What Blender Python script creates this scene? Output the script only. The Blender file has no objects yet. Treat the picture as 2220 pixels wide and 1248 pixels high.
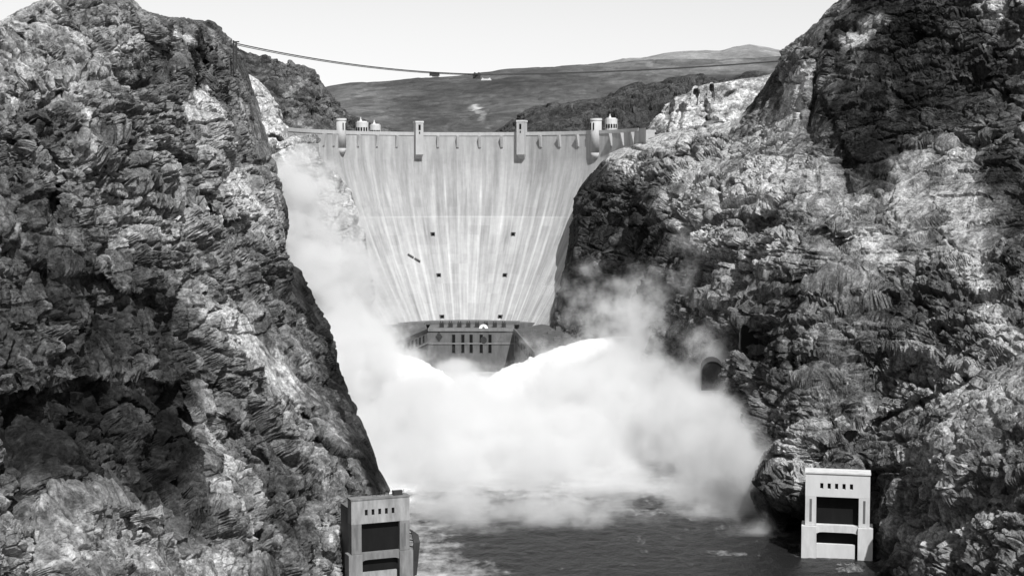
import bpy, bmesh, math, random
import numpy as np
from mathutils import Vector, Matrix

SC = bpy.context.scene
COL = SC.collection
R = math.radians

# ------------------------------------------------------------------ camera
CAM_H = 137.0; FPX = 3300.0; PITCH = math.atan(224.0 / FPX)
cam = bpy.data.cameras.new("camera"); camo = bpy.data.objects.new("camera", cam); COL.objects.link(camo)
camo.location = (0, 0, CAM_H); camo.rotation_euler = (math.pi / 2 - PITCH, 0, 0)
cam.sensor_width = 36; cam.lens = 36 * FPX / 2220; cam.clip_start = 1; cam.clip_end = 60000
SC.camera = camo

# ------------------------------------------------------------------ sky, sun, exposure
SUN_EL = R(52); SUN_AZ = R(22)          # azimuth: to the right of straight behind the camera
w = bpy.data.worlds.new("World"); SC.world = w; w.use_nodes = True
nt = w.node_tree; nt.nodes.clear()
sky = nt.nodes.new('ShaderNodeTexSky'); sky.sky_type = 'NISHITA'; sky.sun_disc = False
sky.sun_elevation = SUN_EL; sky.sun_rotation = math.pi - SUN_AZ
sky.air_density = 2.0; sky.dust_density = 0.05; sky.ozone_density = 1.0
bw = nt.nodes.new('ShaderNodeRGBToBW'); bg = nt.nodes.new('ShaderNodeBackground'); out = nt.nodes.new('ShaderNodeOutputWorld')
bg.inputs['Strength'].default_value = 0.08
nt.links.new(sky.outputs[0], bw.inputs[0]); nt.links.new(bw.outputs[0], bg.inputs[0]); nt.links.new(bg.outputs[0], out.inputs[0])

sl = bpy.data.lights.new("sun", 'SUN'); sl.energy = 4.0; sl.angle = R(0.5); sl.color = (1, 1, 1)
so = bpy.data.objects.new("sun", sl); COL.objects.link(so)
sd = Vector((math.sin(SUN_AZ) * math.cos(SUN_EL), -math.cos(SUN_AZ) * math.cos(SUN_EL), math.sin(SUN_EL)))
so.rotation_euler = sd.to_track_quat('Z', 'Y').to_euler()
so.location = (300, -300, 600)
SC.view_settings.view_transform = 'Standard'; SC.view_settings.look = 'None'
SC.view_settings.exposure = 0.5; SC.view_settings.gamma = 1.0
SC.render.engine = 'CYCLES'
cy = SC.cycles
cy.use_denoising = True
cy.max_bounces = 16; cy.diffuse_bounces = 3; cy.glossy_bounces = 2; cy.volume_bounces = 8
cy.transparent_max_bounces = 8
cy.use_adaptive_sampling = True; cy.adaptive_threshold = 0.02
SC.render.filter_size = 1.7 if hasattr(SC.render, 'filter_size') else 1.5
cy.pixel_filter_type = 'BLACKMAN_HARRIS'; cy.filter_width = 1.5

# ------------------------------------------------------------------ helpers: pixels of the photograph -> points at a distance
CT, ST = math.cos(PITCH), math.sin(PITCH)
def W(px, py, Y):
    a = (px - 1110.0) / FPX; b = -(py - 624.0) / FPX
    dy = CT + b * ST; dz = -ST + b * CT
    t = Y / dy
    return a * t, Y, CAM_H + dz * t
def PX(x, y, z):
    z = z - CAM_H
    f = y * CT - z * ST; u = y * ST + z * CT
    return 1110 + FPX * x / f, 624 - FPX * u / f

# ------------------------------------------------------------------ vectorised noise
def _h(ix, iy, iz, s=0):
    n = (ix.astype(np.uint32) * np.uint32(374761393) + iy.astype(np.uint32) * np.uint32(668265263)
         + iz.astype(np.uint32) * np.uint32(2147483647) + np.uint32((s * 974711 + 12345) & 0xffffffff))
    n = (n ^ (n >> np.uint32(13))) * np.uint32(1274126177)
    n = (n ^ (n >> np.uint32(16))) * np.uint32(2246822519)
    return ((n ^ (n >> np.uint32(15))) & np.uint32(0xffffff)).astype(np.float32) / np.float32(16777216.0)
def vnoise(P, sc, s=0):
    """value noise in -1..1 ; P (...,3) ; sc = size in metres (scalar or 3)"""
    q = P / np.asarray(sc, dtype=np.float64)
    q = q + (17.3 + s * 3.1)
    i = np.floor(q); f = (q - i).astype(np.float32); i = i.astype(np.int64)
    f = f * f * f * (f * (f * 6 - 15) + 10)
    r = 0
    for dx in (0, 1):
        wx = f[..., 0] if dx else 1 - f[..., 0]
        for dy in (0, 1):
            wy = f[..., 1] if dy else 1 - f[..., 1]
            for dz in (0, 1):
                wz = f[..., 2] if dz else 1 - f[..., 2]
                r = r + wx * wy * wz * _h(i[..., 0] + dx, i[..., 1] + dy, i[..., 2] + dz, s)
    return r * 2 - 1
def rot(P, k):
    c, s_ = math.cos(k), math.sin(k)
    x, y, z = P[..., 0], P[..., 1], P[..., 2]
    return np.stack([c * x - s_ * z, y * 0.8 + 0.6 * (s_ * x + c * z), -0.6 * y + 0.8 * (s_ * x + c * z)], -1)
def fbm(P, sc, oc=4, s=0, ridge=False, gain=0.5):
    a, t, r = 1.0, 0.0, 0
    sc = np.asarray(sc, dtype=np.float64)
    for o in range(oc):
        n = vnoise(P if o % 2 == 0 else rot(P, 0.7), sc, s + o * 7)
        if ridge: n = 1 - 2 * np.abs(n)
        r = r + a * n; t += a; a *= gain; sc = sc * 0.5
    return r / t
def facets(P, sc, s=0, tilt=1.0):
    """blocky broken rock: nearest-cell planes. returns height (about -1..1), crack distance 0..1, cell random"""
    q = P / np.asarray(sc, dtype=np.float64) + 31.7
    b = np.floor(q - 0.5)
    d1 = np.full(q.shape[:-1], 9.0, np.float32); d2 = d1.copy()
    hh = np.zeros_like(d1); cr = np.zeros_like(d1)
    for dx in (0, 1):
        for dy in (0, 1):
            for dz in (0, 1):
                c = (b + np.array([dx, dy, dz])).astype(np.int64)
                r0 = _h(c[..., 0], c[..., 1], c[..., 2], s); r1 = _h(c[..., 0], c[..., 1], c[..., 2], s + 1); r2 = _h(c[..., 0], c[..., 1], c[..., 2], s + 2)
                ox = (q[..., 0] - c[..., 0] - 0.15 - 0.7 * r0).astype(np.float32)
                oy = (q[..., 1] - c[..., 1] - 0.15 - 0.7 * r1).astype(np.float32)
                oz = (q[..., 2] - c[..., 2] - 0.15 - 0.7 * r2).astype(np.float32)
                d = ox * ox + oy * oy + oz * oz
                r3 = _h(c[..., 0], c[..., 1], c[..., 2], s + 3)
                g = _h(c[..., 0], c[..., 1], c[..., 2], s + 4); k = _h(c[..., 0], c[..., 1], c[..., 2], s + 5)
                hv = (r3 - 0.5) * 1.2 + tilt * ((r0 - 0.5) * 2 * ox + (g - 0.5) * 2 * oy + (k - 0.5) * 2 * oz)
                near = d < d1
                d2 = np.where(near, d1, np.minimum(d2, d))
                hh = np.where(near, hv, hh); cr = np.where(near, r3, cr); d1 = np.where(near, d, d1)
    return hh, np.sqrt(d2) - np.sqrt(d1), cr
def sstep(a, b, x):
    t = np.clip((x - a) / (b - a), 0, 1); return t * t * (3 - 2 * t)
def rbf(ctrl):
    c = np.array(ctrl, float); X = c[:, :2] / 500.0; n = len(c)
    def U(r2): return np.where(r2 > 1e-12, 0.5 * r2 * np.log(r2 + 1e-12), 0)
    K = U(((X[:, None] - X[None]) ** 2).sum(-1)); Pm = np.c_[np.ones(n), X]
    A = np.zeros((n + 3, n + 3)); A[:n, :n] = K + 1e-4 * np.eye(n); A[:n, n:] = Pm; A[n:, :n] = Pm.T
    sol = np.linalg.solve(A, np.r_[c[:, 2], 0, 0, 0])
    def f(px, py):
        x = px / 500.0; y = py / 500.0
        r = sol[n] + sol[n + 1] * x + sol[n + 2] * y
        for i in range(n):
            r = r + sol[i] * U((x - X[i, 0]) ** 2 + (y - X[i, 1]) ** 2)
        return r
    return f
def poly(pts, n):
    p = np.array(pts, float); d = np.r_[0, np.cumsum(np.hypot(*np.diff(p[:, :2], axis=0).T))]
    t = np.linspace(0, d[-1], n)
    return np.stack([np.interp(t, d, p[:, k]) for k in range(p.shape[1])], -1)
def blobs(px, py, lst, warp=None):
    """sum-over field of soft ellipses: (px,py,rx,ry,rot,value,soft)"""
    r = np.zeros(px.shape, np.float32)
    if warp is not None: px = px + warp[0]; py = py + warp[1]
    for (cx, cy_, rx, ry, ro, v, so_) in lst:
        c, s = math.cos(R(ro)), math.sin(R(ro))
        dx, dy = px - cx, py - cy_
        d = np.sqrt(((dx * c + dy * s) / rx) ** 2 + ((-dx * s + dy * c) / ry) ** 2)
        r = r + v * (1 - sstep(1 - so_, 1 + so_, d))
    return r

def tag(o, label=None, cat=None, group=None, kind=None):
    if label: o['label'] = label
    if cat: o['category'] = cat
    if group: o['group'] = group
    if kind: o['kind'] = kind
    return o
def grid_mesh(name, V, mat, parent=None, attrs=None, smooth=True, wrap=False):
    n, m = V.shape[:2]
    me = bpy.data.meshes.new(name)
    idx = np.arange(n * m).reshape(n, m)
    a, b, c, d = idx[:-1, :-1], idx[:-1, 1:], idx[1:, 1:], idx[1:, :-1]
    F = np.stack([a, b, c, d], -1).reshape(-1)
    nf = len(F) // 4
    me.vertices.add(n * m); me.vertices.foreach_set('co', V.reshape(-1).astype(np.float32))
    me.loops.add(nf * 4); me.loops.foreach_set('vertex_index', F.astype(np.int32))
    me.polygons.add(nf); me.polygons.foreach_set('loop_start', np.arange(0, nf * 4, 4, dtype=np.int32))
    me.polygons.foreach_set('loop_total', np.full(nf, 4, np.int32))
    me.polygons.foreach_set('use_smooth', np.full(nf, smooth, bool))
    me.update(calc_edges=True)
    for k, v in (attrs or {}).items():
        at = me.attributes.new(k, 'FLOAT', 'POINT'); at.data.foreach_set('value', v.reshape(-1).astype(np.float32))
    me.materials.append(mat)
    o = bpy.data.objects.new(name, me); COL.objects.link(o)
    if parent: o.parent = parent
    return o

# ------------------------------------------------------------------ materials (all in greys: the place is seen through black-and-white film)
def g3(v): return (v, v, v, 1)
def new_mat(name):
    m = bpy.data.materials.new(name); m.use_nodes = True
    t = m.node_tree; p = t.nodes['Principled BSDF']
    return m, t, p
def rock_mat(name, size=1.0, lo=0.42, hi=1.75, bump=0.85):
    m, t, p = new_mat(name); N, L = t.nodes, t.links
    geo = N.new('ShaderNodeNewGeometry'); at = N.new('ShaderNodeAttribute'); at.attribute_name = 'tone'
    n1 = N.new('ShaderNodeTexNoise'); n1.inputs['Scale'].default_value = 0.22 / size; n1.inputs['Detail'].default_value = 7; n1.inputs['Roughness'].default_value = 0.72
    n2 = N.new('ShaderNodeTexNoise'); n2.inputs['Scale'].default_value = 0.7 / size; n2.inputs['Detail'].default_value = 6; n2.inputs['Roughness'].default_value = 0.7
    mp = N.new('ShaderNodeMapping'); mp.inputs['Scale'].default_value = (1, 1, 0.35)
    L.new(geo.outputs['Position'], mp.inputs[0]); L.new(mp.outputs[0], n1.inputs['Vector']); L.new(geo.outputs['Position'], n2.inputs['Vector'])
    mr = N.new('ShaderNodeMapRange'); mr.inputs[1].default_value = 0.34; mr.inputs[2].default_value = 0.66; mr.inputs[3].default_value = lo; mr.inputs[4].default_value = hi
    L.new(n1.outputs['Fac'], mr.inputs[0])
    n3 = N.new('ShaderNodeTexNoise'); n3.inputs['Scale'].default_value = 0.95 / size; n3.inputs['Detail'].default_value = 3; n3.inputs['Roughness'].default_value = 0.8
    L.new(geo.outputs['Position'], n3.inputs['Vector'])
    m3 = N.new('ShaderNodeMapRange'); m3.inputs[1].default_value = 0.33; m3.inputs[2].default_value = 0.67; m3.inputs[3].default_value = 0.55 + .45 * (size > 5); m3.inputs[4].default_value = 1.5 - .45 * (size > 5)
    L.new(n3.outputs['Fac'], m3.inputs[0])
    mu0 = N.new('ShaderNodeMath'); mu0.operation = 'MULTIPLY'; L.new(m3.outputs[0], mu0.inputs[0]); L.new(mr.outputs[0], mu0.inputs[1])
    mu = N.new('ShaderNodeMath'); mu.operation = 'MULTIPLY'; L.new(at.outputs['Fac'], mu.inputs[0]); L.new(mu0.outputs[0], mu.inputs[1])
    L.new(mu.outputs[0], p.inputs['Base Color'])
    p.inputs['Roughness'].default_value = 0.95; p.inputs['Specular IOR Level'].default_value = 0.08
    ad = N.new('ShaderNodeMath'); ad.operation = 'ADD'; L.new(n1.outputs['Fac'], ad.inputs[0]); L.new(n2.outputs['Fac'], ad.inputs[1])
    bp = N.new('ShaderNodeBump'); bp.inputs['Strength'].default_value = bump; bp.inputs['Distance'].default_value = 1.6 * size
    L.new(ad.outputs[0], bp.inputs['Height']); L.new(bp.outputs[0], p.inputs['Normal'])
    return m
def plain_mat(name, v, rough=0.85, var=0.18, sc=0.3, streak=0.3, spec=0.3, metal=0.0):
    m, t, p = new_mat(name); N, L = t.nodes, t.links
    geo = N.new('ShaderNodeNewGeometry'); mp = N.new('ShaderNodeMapping'); mp.inputs['Scale'].default_value = (1, 1, streak)
    n1 = N.new('ShaderNodeTexNoise'); n1.inputs['Scale'].default_value = sc; n1.inputs['Detail'].default_value = 6; n1.inputs['Roughness'].default_value = 0.65
    L.new(geo.outputs['Position'], mp.inputs[0]); L.new(mp.outputs[0], n1.inputs['Vector'])
    mr = N.new('ShaderNodeMapRange'); mr.inputs[1].default_value = 0.3; mr.inputs[2].default_value = 0.7
    mr.inputs[3].default_value = v * (1 - var); mr.inputs[4].default_value = v * (1 + var)
    L.new(n1.outputs['Fac'], mr.inputs[0]); L.new(mr.outputs[0], p.inputs['Base Color'])
    p.inputs['Roughness'].default_value = rough; p.inputs['Specular IOR Level'].default_value = spec; p.inputs['Metallic'].default_value = metal
    return m
def tone_mat(name, var=0.1, sc=0.5, bump=0.0):
    m, t, p = new_mat(name); N, L = t.nodes, t.links
    geo = N.new('ShaderNodeNewGeometry'); at = N.new('ShaderNodeAttribute'); at.attribute_name = 'tone'
    n1 = N.new('ShaderNodeTexNoise'); n1.inputs['Scale'].default_value = sc; n1.inputs['Detail'].default_value = 6; n1.inputs['Roughness'].default_value = 0.7
    L.new(geo.outputs['Position'], n1.inputs['Vector'])
    mr = N.new('ShaderNodeMapRange'); mr.inputs[1].default_value = 0.3; mr.inputs[2].default_value = 0.7; mr.inputs[3].default_value = 1 - var; mr.inputs[4].default_value = 1 + var
    L.new(n1.outputs['Fac'], mr.inputs[0])
    mu = N.new('ShaderNodeMath'); mu.operation = 'MULTIPLY'; L.new(at.outputs['Fac'], mu.inputs[0]); L.new(mr.outputs[0], mu.inputs[1])
    L.new(mu.outputs[0], p.inputs['Base Color']); p.inputs['Roughness'].default_value = 0.9; p.inputs['Specular IOR Level'].default_value = 0.2
    return m
M_ROCK = rock_mat('rock'); M_ROCK_FAR = rock_mat('rock_far', 1.8, 0.42, 1.75, 0.9); M_HILL = rock_mat('hill_rock', 9.0, 0.85, 1.15, 0.3)
M_CONC = plain_mat('concrete', 0.40, var=0.12); M_CONC_W = plain_mat('pale_concrete', 0.55, var=0.08)
M_CONC_D = plain_mat('weathered_concrete', 0.12, var=0.25); M_DARK = plain_mat('dark_opening', 0.012, var=0.2, spec=0.05)
M_STEEL = plain_mat('dark_steel', 0.03, rough=0.5, spec=0.4); M_DAM = tone_mat('dam_concrete', 0.07, 0.25)

# ------------------------------------------------------------------ rock reliefs
def relief(name, S, B, nt_, nu, depth, mat, amp, strata=None, scree=None, tone=None, base_tone=0.14, back=90.0, nback=16,
           push=None, rounding=40.0, size=1.0, seed=0, upow=1.0, waterfrom=None, skirt=None, edge_att=1.0, tilt=0.0, tone_gain=1.0, dip=0.0, mott=1.0, cap=0.62, steps=()):
    """A body of rock. S = crest/outer edge, B = inner edge, as outline points; depth(px,py) gives the real distance of each
    point of the slope. The edge is rounded and carried on round the back of the body."""
    s = poly(S, nt_); b = poly(B, nt_)
    u = (np.linspace(0, 1, nu) ** upow)[None, :]
    px = b[:, :1] * (1 - u) + s[:, :1] * u; py = b[:, 1:2] * (1 - u) + s[:, 1:2] * u
    D = depth(px, py)
    dist_edge = np.hypot(px - s[:, :1], py - s[:, 1:2])
    e = np.clip(1 - dist_edge / 55.0, 0, 1)
    wback = np.ones((nt_, 1))
    if waterfrom is not None:
        wback = sstep(waterfrom[0], waterfrom[1], s[:, 1:2]); wback = 1 - wback
    D = D + rounding * (1 - np.sqrt(np.clip(1 - e ** 2, 0, 1))) * wback
    if push is not None: D = D + blobs(px, py, push)
    for (x0, y0, x1, y1, am, wd_, ln) in steps:        # ledges and overhangs: the ground steps in or out along a line and eases back
        L_ = math.hypot(x1 - x0, y1 - y0); ux, uy = (x1 - x0) / L_, (y1 - y0) / L_
        a_ = ((px - x0) * ux + (py - y0) * uy) / L_; sp_ = -(px - x0) * uy + (py - y0) * ux
        sp_ = sp_ + 9 * np.sin(a_ * 9 + x0) + 5 * np.sin(a_ * 23 + y0)
        D = D + am * sstep(-wd_, wd_, sp_) * np.exp(-np.maximum(sp_, 0) / ln) * sstep(-.12, .05, a_) * sstep(1.12, .95, a_)
    X, Y, Z = W(px, py, D)
    V = np.stack(np.broadcast_arrays(X, Y, Z), -1)
    # back side: away from the viewer and down; where the edge is a shore, straight down under water
    k = np.linspace(0, 1, nback + 1)[1:][None, :, None]
    E = V[:, -1:, :]
    cen = V[:, -6:-5, :]
    dpx = (s - b); out_dir = np.stack([dpx[:, 0], dpx[:, 0] * 0, -dpx[:, 1]], -1)[:, None, :]; out_dir = out_dir / (np.linalg.norm(out_dir, axis=-1, keepdims=True) + 1e-6)
    bend = np.sin(k * math.pi) * 0.0
    away = np.concatenate([E[..., :1] / E[..., 1:2], np.ones_like(E[..., :1]), (E[..., 2:] - CAM_H) / E[..., 1:2]], -1)
    wb = wback[:, :, None]
    Vb = E + wb * (away * back * k - out_dir * (back * 0.55) * k ** 2) + (1 - wb) * np.array([0, 4.0, -30.0]) * k
    V = np.concatenate([V, Vb], 1)
    pxa = np.concatenate([px, np.repeat(px[:, -1:], nback, 1)], 1); pya = np.concatenate([py, np.repeat(py[:, -1:], nback, 1)], 1)
    if skirt is not None:
        ks = np.linspace(1, 0, 5)[:-1][None, :, None]
        Vs = V[:, :1, :] * (1 - ks) + np.concatenate([V[:, :1, :2], np.full_like(V[:, :1, :1], skirt)], -1) * ks
        V = np.concatenate([Vs, V], 1)
        pxa = np.concatenate([np.repeat(px[:, :1], 4, 1), pxa], 1); pya = np.concatenate([np.repeat(py[:, :1], 4, 1), pya], 1)
    # normal of the smooth body
    du = np.gradient(V, axis=1); dv = np.gradient(V, axis=0)
    Nn = np.cross(du, dv); Nn /= (np.linalg.norm(Nn, axis=-1, keepdims=True) + 1e-9)
    flip = np.sign((Nn * (V - np.array([0, 0, CAM_H]))).sum(-1, keepdims=True)); mid = V.shape[1] // 2
    Nn = -Nn * np.sign(np.median(flip[:, mid]) or 1)
    wx1, wx2 = fbm(V, 9 * size, 3, seed + 61) * 13, fbm(V, 9 * size, 3, seed + 71) * 13
    warp = (fbm(V, 40 * size, 3, seed + 60) * 24 + wx1, fbm(V, 40 * size, 3, seed + 70) * 24 + wx2)
    sm = np.clip(blobs(pxa, pya, scree, warp), 0, 1) if scree is not None else 0.0
    stw = np.clip(blobs(pxa, pya, strata, warp), 0, 1) if strata is not None else 0.0
    # joint sets: blocks lie along the dip of the rock
    cd, sd_ = math.cos(R(dip)), math.sin(R(dip))
    P = np.stack([V[..., 0] * cd - V[..., 2] * sd_, V[..., 1], V[..., 0] * sd_ + V[..., 2] * cd], -1)
    P = P + 1.6 * size * np.stack([vnoise(V, 14 * size, seed + 80), vnoise(V, 14 * size, seed + 81), vnoise(V, 14 * size, seed + 82)], -1)
    big = fbm(V, 110 * size, 3, seed, ridge=True)
    f0, c0, r0 = facets(P, np.array([85, 60, 48]) * size, seed + 15)
    f1, c1, r1 = facets(P, np.array([46, 34, 20]) * size, seed + 10)
    rough = (1 - 0.72 * sm)
    ee = np.zeros_like(V[..., 0]); off = 4 if skirt is not None else 0
    ee[:, off:off + nu] = np.clip(1 - dist_edge / 80.0, 0, 1) * np.ones((nt_, nu)); ee[:, off + nu:] = 1
    att = 1 - 0.62 * sstep(0, 1, ee) * edge_att
    kk = amp * att * (1 if size <= 1 else size)
    h = kk * (6.0 * big + rough * (9.0 * f0 * sstep(0, .26, c0) + 5.6 * f1 * sstep(0, .22, c1) - sstep(0.09, 0.0, c0) * 6.0 - sstep(0.10, 0.0, c1) * 5.2))
    zz = V[..., 2] + tilt * V[..., 0] + 3.0 * size * fbm(V * np.array([.5, .5, 1]), 45 * size, 3, seed + 90) + 5 * (r0 - .5) * size
    shat = sstep(-.30, .35, fbm(V, 42 * size, 3, seed + 95) + 0.5 * (r1 - .5))
    def beds(zz, th, am, q):
        t_ = zz / (th * size); i_ = np.floor(t_); fr = t_ - i_; ii = i_.astype(np.int64)
        h0 = _h(ii, ii * 0 + q, ii * 0, seed + 5)
        return am * size * ((h0 - 0.5) * 1.6 + 0.9 * (fr < 0.82) * (0.4 + 0.6 * fr) - 0.9 * sstep(0.80, 0.86, fr))
    h = h + amp * att * stw * beds(zz, 6.5, 2.6, 0) * 1.2 * (.45 + .55 * shat) - amp * edge_att * 2.2 * ee
    V0 = V; V = V + Nn * h[..., None]
    # second pass: the finer break-up is laid on the broken surface itself, and fades where the surface is nearly edge-on
    du = np.gradient(V, axis=1); dv = np.gradient(V, axis=0)
    lu = np.linalg.norm(du, axis=-1); lv = np.linalg.norm(dv, axis=-1); sp = np.maximum(lu, lv) / size
    N1 = np.cross(du, dv); N1 /= (np.linalg.norm(N1, axis=-1, keepdims=True) + 1e-9)
    N1 = N1 * np.sign((N1 * Nn).sum(-1, keepdims=True) + 1e-9)
    N1 = N1 * .55 + Nn * .6; N1 /= (np.linalg.norm(N1, axis=-1, keepdims=True) + 1e-9)
    def aa(wl): return np.clip(wl * 0.45 / (sp + 1e-6), 0, 1) ** 1.5
    P = np.stack([V[..., 0] * cd - V[..., 2] * sd_, V[..., 1], V[..., 0] * sd_ + V[..., 2] * cd], -1)
    P = P + 1.2 * size * np.stack([vnoise(V, 10 * size, seed + 80), vnoise(V, 10 * size, seed + 81), vnoise(V, 10 * size, seed + 82)], -1)
    f2, c2, r2 = facets(P, np.array([18, 14, 8.5]) * size, seed + 20)
    f3, c3, r3 = facets(P, np.array([6.5, 5.2, 3.4]) * size, seed + 30)
    f4, c4, r4 = facets(P, np.array([2.6, 2.2, 1.6]) * size, seed + 40)
    fin = fbm(V, 3.0 * size, 3, seed + 50)
    fin2 = fbm(V, 7.0 * size, 5, seed + 55, ridge=True, gain=.75)
    r23 = rough * (0.22 + 0.78 * shat)
    h = kk * (r23 * (2.9 * f2 * sstep(0, .14, c2) * aa(10) + 1.3 * f3 * aa(4) + 0.7 * f4 * aa(2)) + (0.35 + 0.35 * rough) * fin * aa(3) + (0.3 + 0.9 * r23) * fin2 * aa(6)
              - rough * ((.4 + .6 * shat) * sstep(0.13, 0.0, c2) * 3.4 * aa(8) + (.2 + .8 * shat) * sstep(0.16, 0.0, c3) * 1.6 * aa(4)))
    zz = zz + (V - V0)[..., 2]
    h = h + amp * att * stw * beds(zz, 2.6, 0.9, 1) * aa(2.6) * (.45 + .55 * shat)
    V = V + N1 * h[..., None]
    sp = np.maximum(np.linalg.norm(np.gradient(V, axis=1), axis=-1), np.linalg.norm(np.gradient(V, axis=0), axis=-1)) / size
    T = base_tone * (1 + 0.25 * fbm(V, 60 * size, 3, seed + 100)) * (1 + mott * .5 * (r1 - .5)) * (1 + mott * .5 * (r2 - .5)) * (1 + mott * .4 * (r3 - .5) * aa(5)) * (1 + mott * .5 * (r4 - .5) * aa(2.5)) * (1 + mott * 0.75 * fbm(V * np.array([1, 1, .6]), 7.0 * size, 5, seed + 120, gain=.8) * aa(5)) * (1 + mott * 0.35 * fbm(V * np.array([1, 1, .14]), 6.0 * size, 4, seed + 130, gain=.7) * aa(5))
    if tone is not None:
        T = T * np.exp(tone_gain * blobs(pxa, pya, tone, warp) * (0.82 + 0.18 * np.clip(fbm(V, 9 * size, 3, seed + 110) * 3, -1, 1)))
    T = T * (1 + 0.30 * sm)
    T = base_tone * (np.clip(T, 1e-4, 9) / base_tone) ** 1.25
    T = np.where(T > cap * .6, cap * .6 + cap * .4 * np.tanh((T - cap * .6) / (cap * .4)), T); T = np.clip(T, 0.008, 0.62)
    o = grid_mesh(name, V, mat, attrs={'tone': T}, smooth=False)
    return o

QL = 1.0   # mesh density

steps_L = [(-60, 850, 400, 815, 15, 5, 160), (400, 790, 470, 1080, -13, 6, 60), (-60, 1130, 470, 1105, -12, 6, 150), (350, 190, 700, 700, -9, 6, 110), (150, 320, 420, 480, 9, 4, 50), (230, 400, 520, 520, 10, 4, 60),
           (480, 560, 690, 900, -8, 6, 80), (60, 560, 330, 640, 10, 4, 70), (-40, 210, 330, 120, 8, 5, 60), (560, 860, 760, 1010, 8, 4, 60)]
steps_R = [(1745, 1010, 2330, 790, -15, 7, 150), (1500, 600, 1900, 615, 6, 5, 24), (1480, 645, 1960, 655, 6, 5, 24), (1600, 695, 2130, 690, 6, 5, 32), (1560, 765, 2100, 775, 7, 5, 32), (1660, 835, 2120, 800, 6, 5, 32),
           (1800, 350, 2160, 310, 6, 7, 40), (1650, 500, 1850, 540, -8, 6, 50), (1960, 440, 2160, 300, 6, 7, 60), (1300, 420, 1440, 640, 8, 6, 50), (1900, 1150, 2300, 1010, 9, 6, 60), (1780, 130, 1850, 420, 8, 6, 60)]
# ---- the near slope on the left
S_L = [(-200, 75), (-80, 70), (0, 42), (45, 22), (95, 2), (160, -25), (230, -30), (290, -8), (312, 15), (345, 24), (372, 37), (410, 42), (440, 50),
       (468, 66), (490, 88), (512, 104), (530, 125), (545, 160), (556, 205), (572, 262), (582, 310), (600, 350), (612, 400), (624, 450), (630, 505),
       (638, 555), (662, 580), (680, 606), (700, 655), (722, 690), (736, 732), (740, 800), (765, 850), (788, 915), (814, 985), (822, 1015), (842, 1062),
       (830, 1120), (800, 1180), (790, 1330)]
B_L = [(-200, 90), (-200, 1330)]
dep_L = rbf([(-200, 90, 430), (-200, 700, 340), (-200, 1330, 270), (0, 60, 490), (0, 600, 400), (0, 900, 360), (0, 1248, 310), (250, 0, 580), (300, 300, 545), (250, 600, 475),
             (200, 900, 420), (350, 1248, 400), (400, 60, 680), (480, 300, 680), (480, 600, 590), (430, 900, 500), (520, 120, 810), (570, 300, 800), (615, 480, 750),
             (650, 600, 715), (600, 800, 590), (730, 740, 670), (700, 1000, 565), (780, 900, 620), (830, 1040, 575), (600, 1248, 475), (700, 1248, 515), (740, 1100, 543), (800, 1248, 545)])
push_L = [(432, 130, 22, 75, 12, 30, .35), (372, 100, 26, 60, 30, 22, .4), (200, 305, 70, 10, 3, 14, .5), (310, 415, 60, 7, 12, 12, .5), (430, 460, 55, 22, 25, 16, .5), (560, 355, 20, 12, 10, 14, .5),
          (75, 60, 40, 12, -35, 10, .5), (30, 330, 14, 60, -8, 12, .5), (660, 905, 28, 9, 10, 12, .5), (120, 430, 18, 60, 10, 16, .6), (400, 1000, 60, 120, -8, 9, .6), (170, 930, 190, 60, 4, 6, .6),
          (700, 905, 16, 7, -10, 8, .5), (330, 400, 60, 8, 20, 8, .5), (480, 940, 25, 40, -20, 12, .5), (560, 1010, 20, 45, -15, 10, .5), (742, 1110, 10, 45, 0, 4, .5), (724, 1230, 30, 60, 0, -9, .4), (718, 1130, 18, 60, 0, -7, .4)]
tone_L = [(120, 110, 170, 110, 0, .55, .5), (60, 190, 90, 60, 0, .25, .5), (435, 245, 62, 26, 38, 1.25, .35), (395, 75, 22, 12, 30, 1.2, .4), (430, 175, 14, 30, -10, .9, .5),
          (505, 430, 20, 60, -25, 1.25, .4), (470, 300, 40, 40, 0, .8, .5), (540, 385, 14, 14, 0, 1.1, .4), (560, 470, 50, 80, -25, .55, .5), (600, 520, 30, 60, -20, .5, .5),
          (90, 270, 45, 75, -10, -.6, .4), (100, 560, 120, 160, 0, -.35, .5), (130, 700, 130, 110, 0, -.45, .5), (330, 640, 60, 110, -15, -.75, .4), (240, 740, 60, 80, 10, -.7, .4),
          (190, 960, 230, 125, 6, -1.7, .2), (400, 930, 55, 190, -10, -1.2, .2), (440, 820, 30, 120, -25, -.6, .5), (330, 480, 110, 60, 15, .35, .5), (390, 530, 60, 50, 0, .25, .5),  # lower-left slab: near-black shadow mass painted into the rock tone
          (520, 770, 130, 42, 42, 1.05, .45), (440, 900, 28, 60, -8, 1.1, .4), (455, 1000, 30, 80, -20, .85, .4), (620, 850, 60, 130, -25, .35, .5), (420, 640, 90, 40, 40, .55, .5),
          (705, 700, 26, 140, -14, -1.5, .3), (765, 900, 26, 160, -18, -1.4, .3), (810, 1020, 24, 60, -18, -1.5, .3), (630, 440, 12, 150, -6, -1.0, .4), (650, 640, 30, 60, -20, -.4, .5),  # right edge turned from the sun: its shade is painted as darker tone
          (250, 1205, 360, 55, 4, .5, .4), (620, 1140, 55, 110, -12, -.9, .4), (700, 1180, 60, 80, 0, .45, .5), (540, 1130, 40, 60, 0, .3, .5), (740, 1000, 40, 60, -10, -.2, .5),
          (350, 180, 60, 60, 0, -.5, .5), (430, 130, 24, 60, 10, -.8, .5), (210, 240, 50, 30, 0, .2, .5), (500, 180, 45, 60, -20, -.2, .5), (545, 260, 16, 70, -10, .35, .5)]
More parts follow.
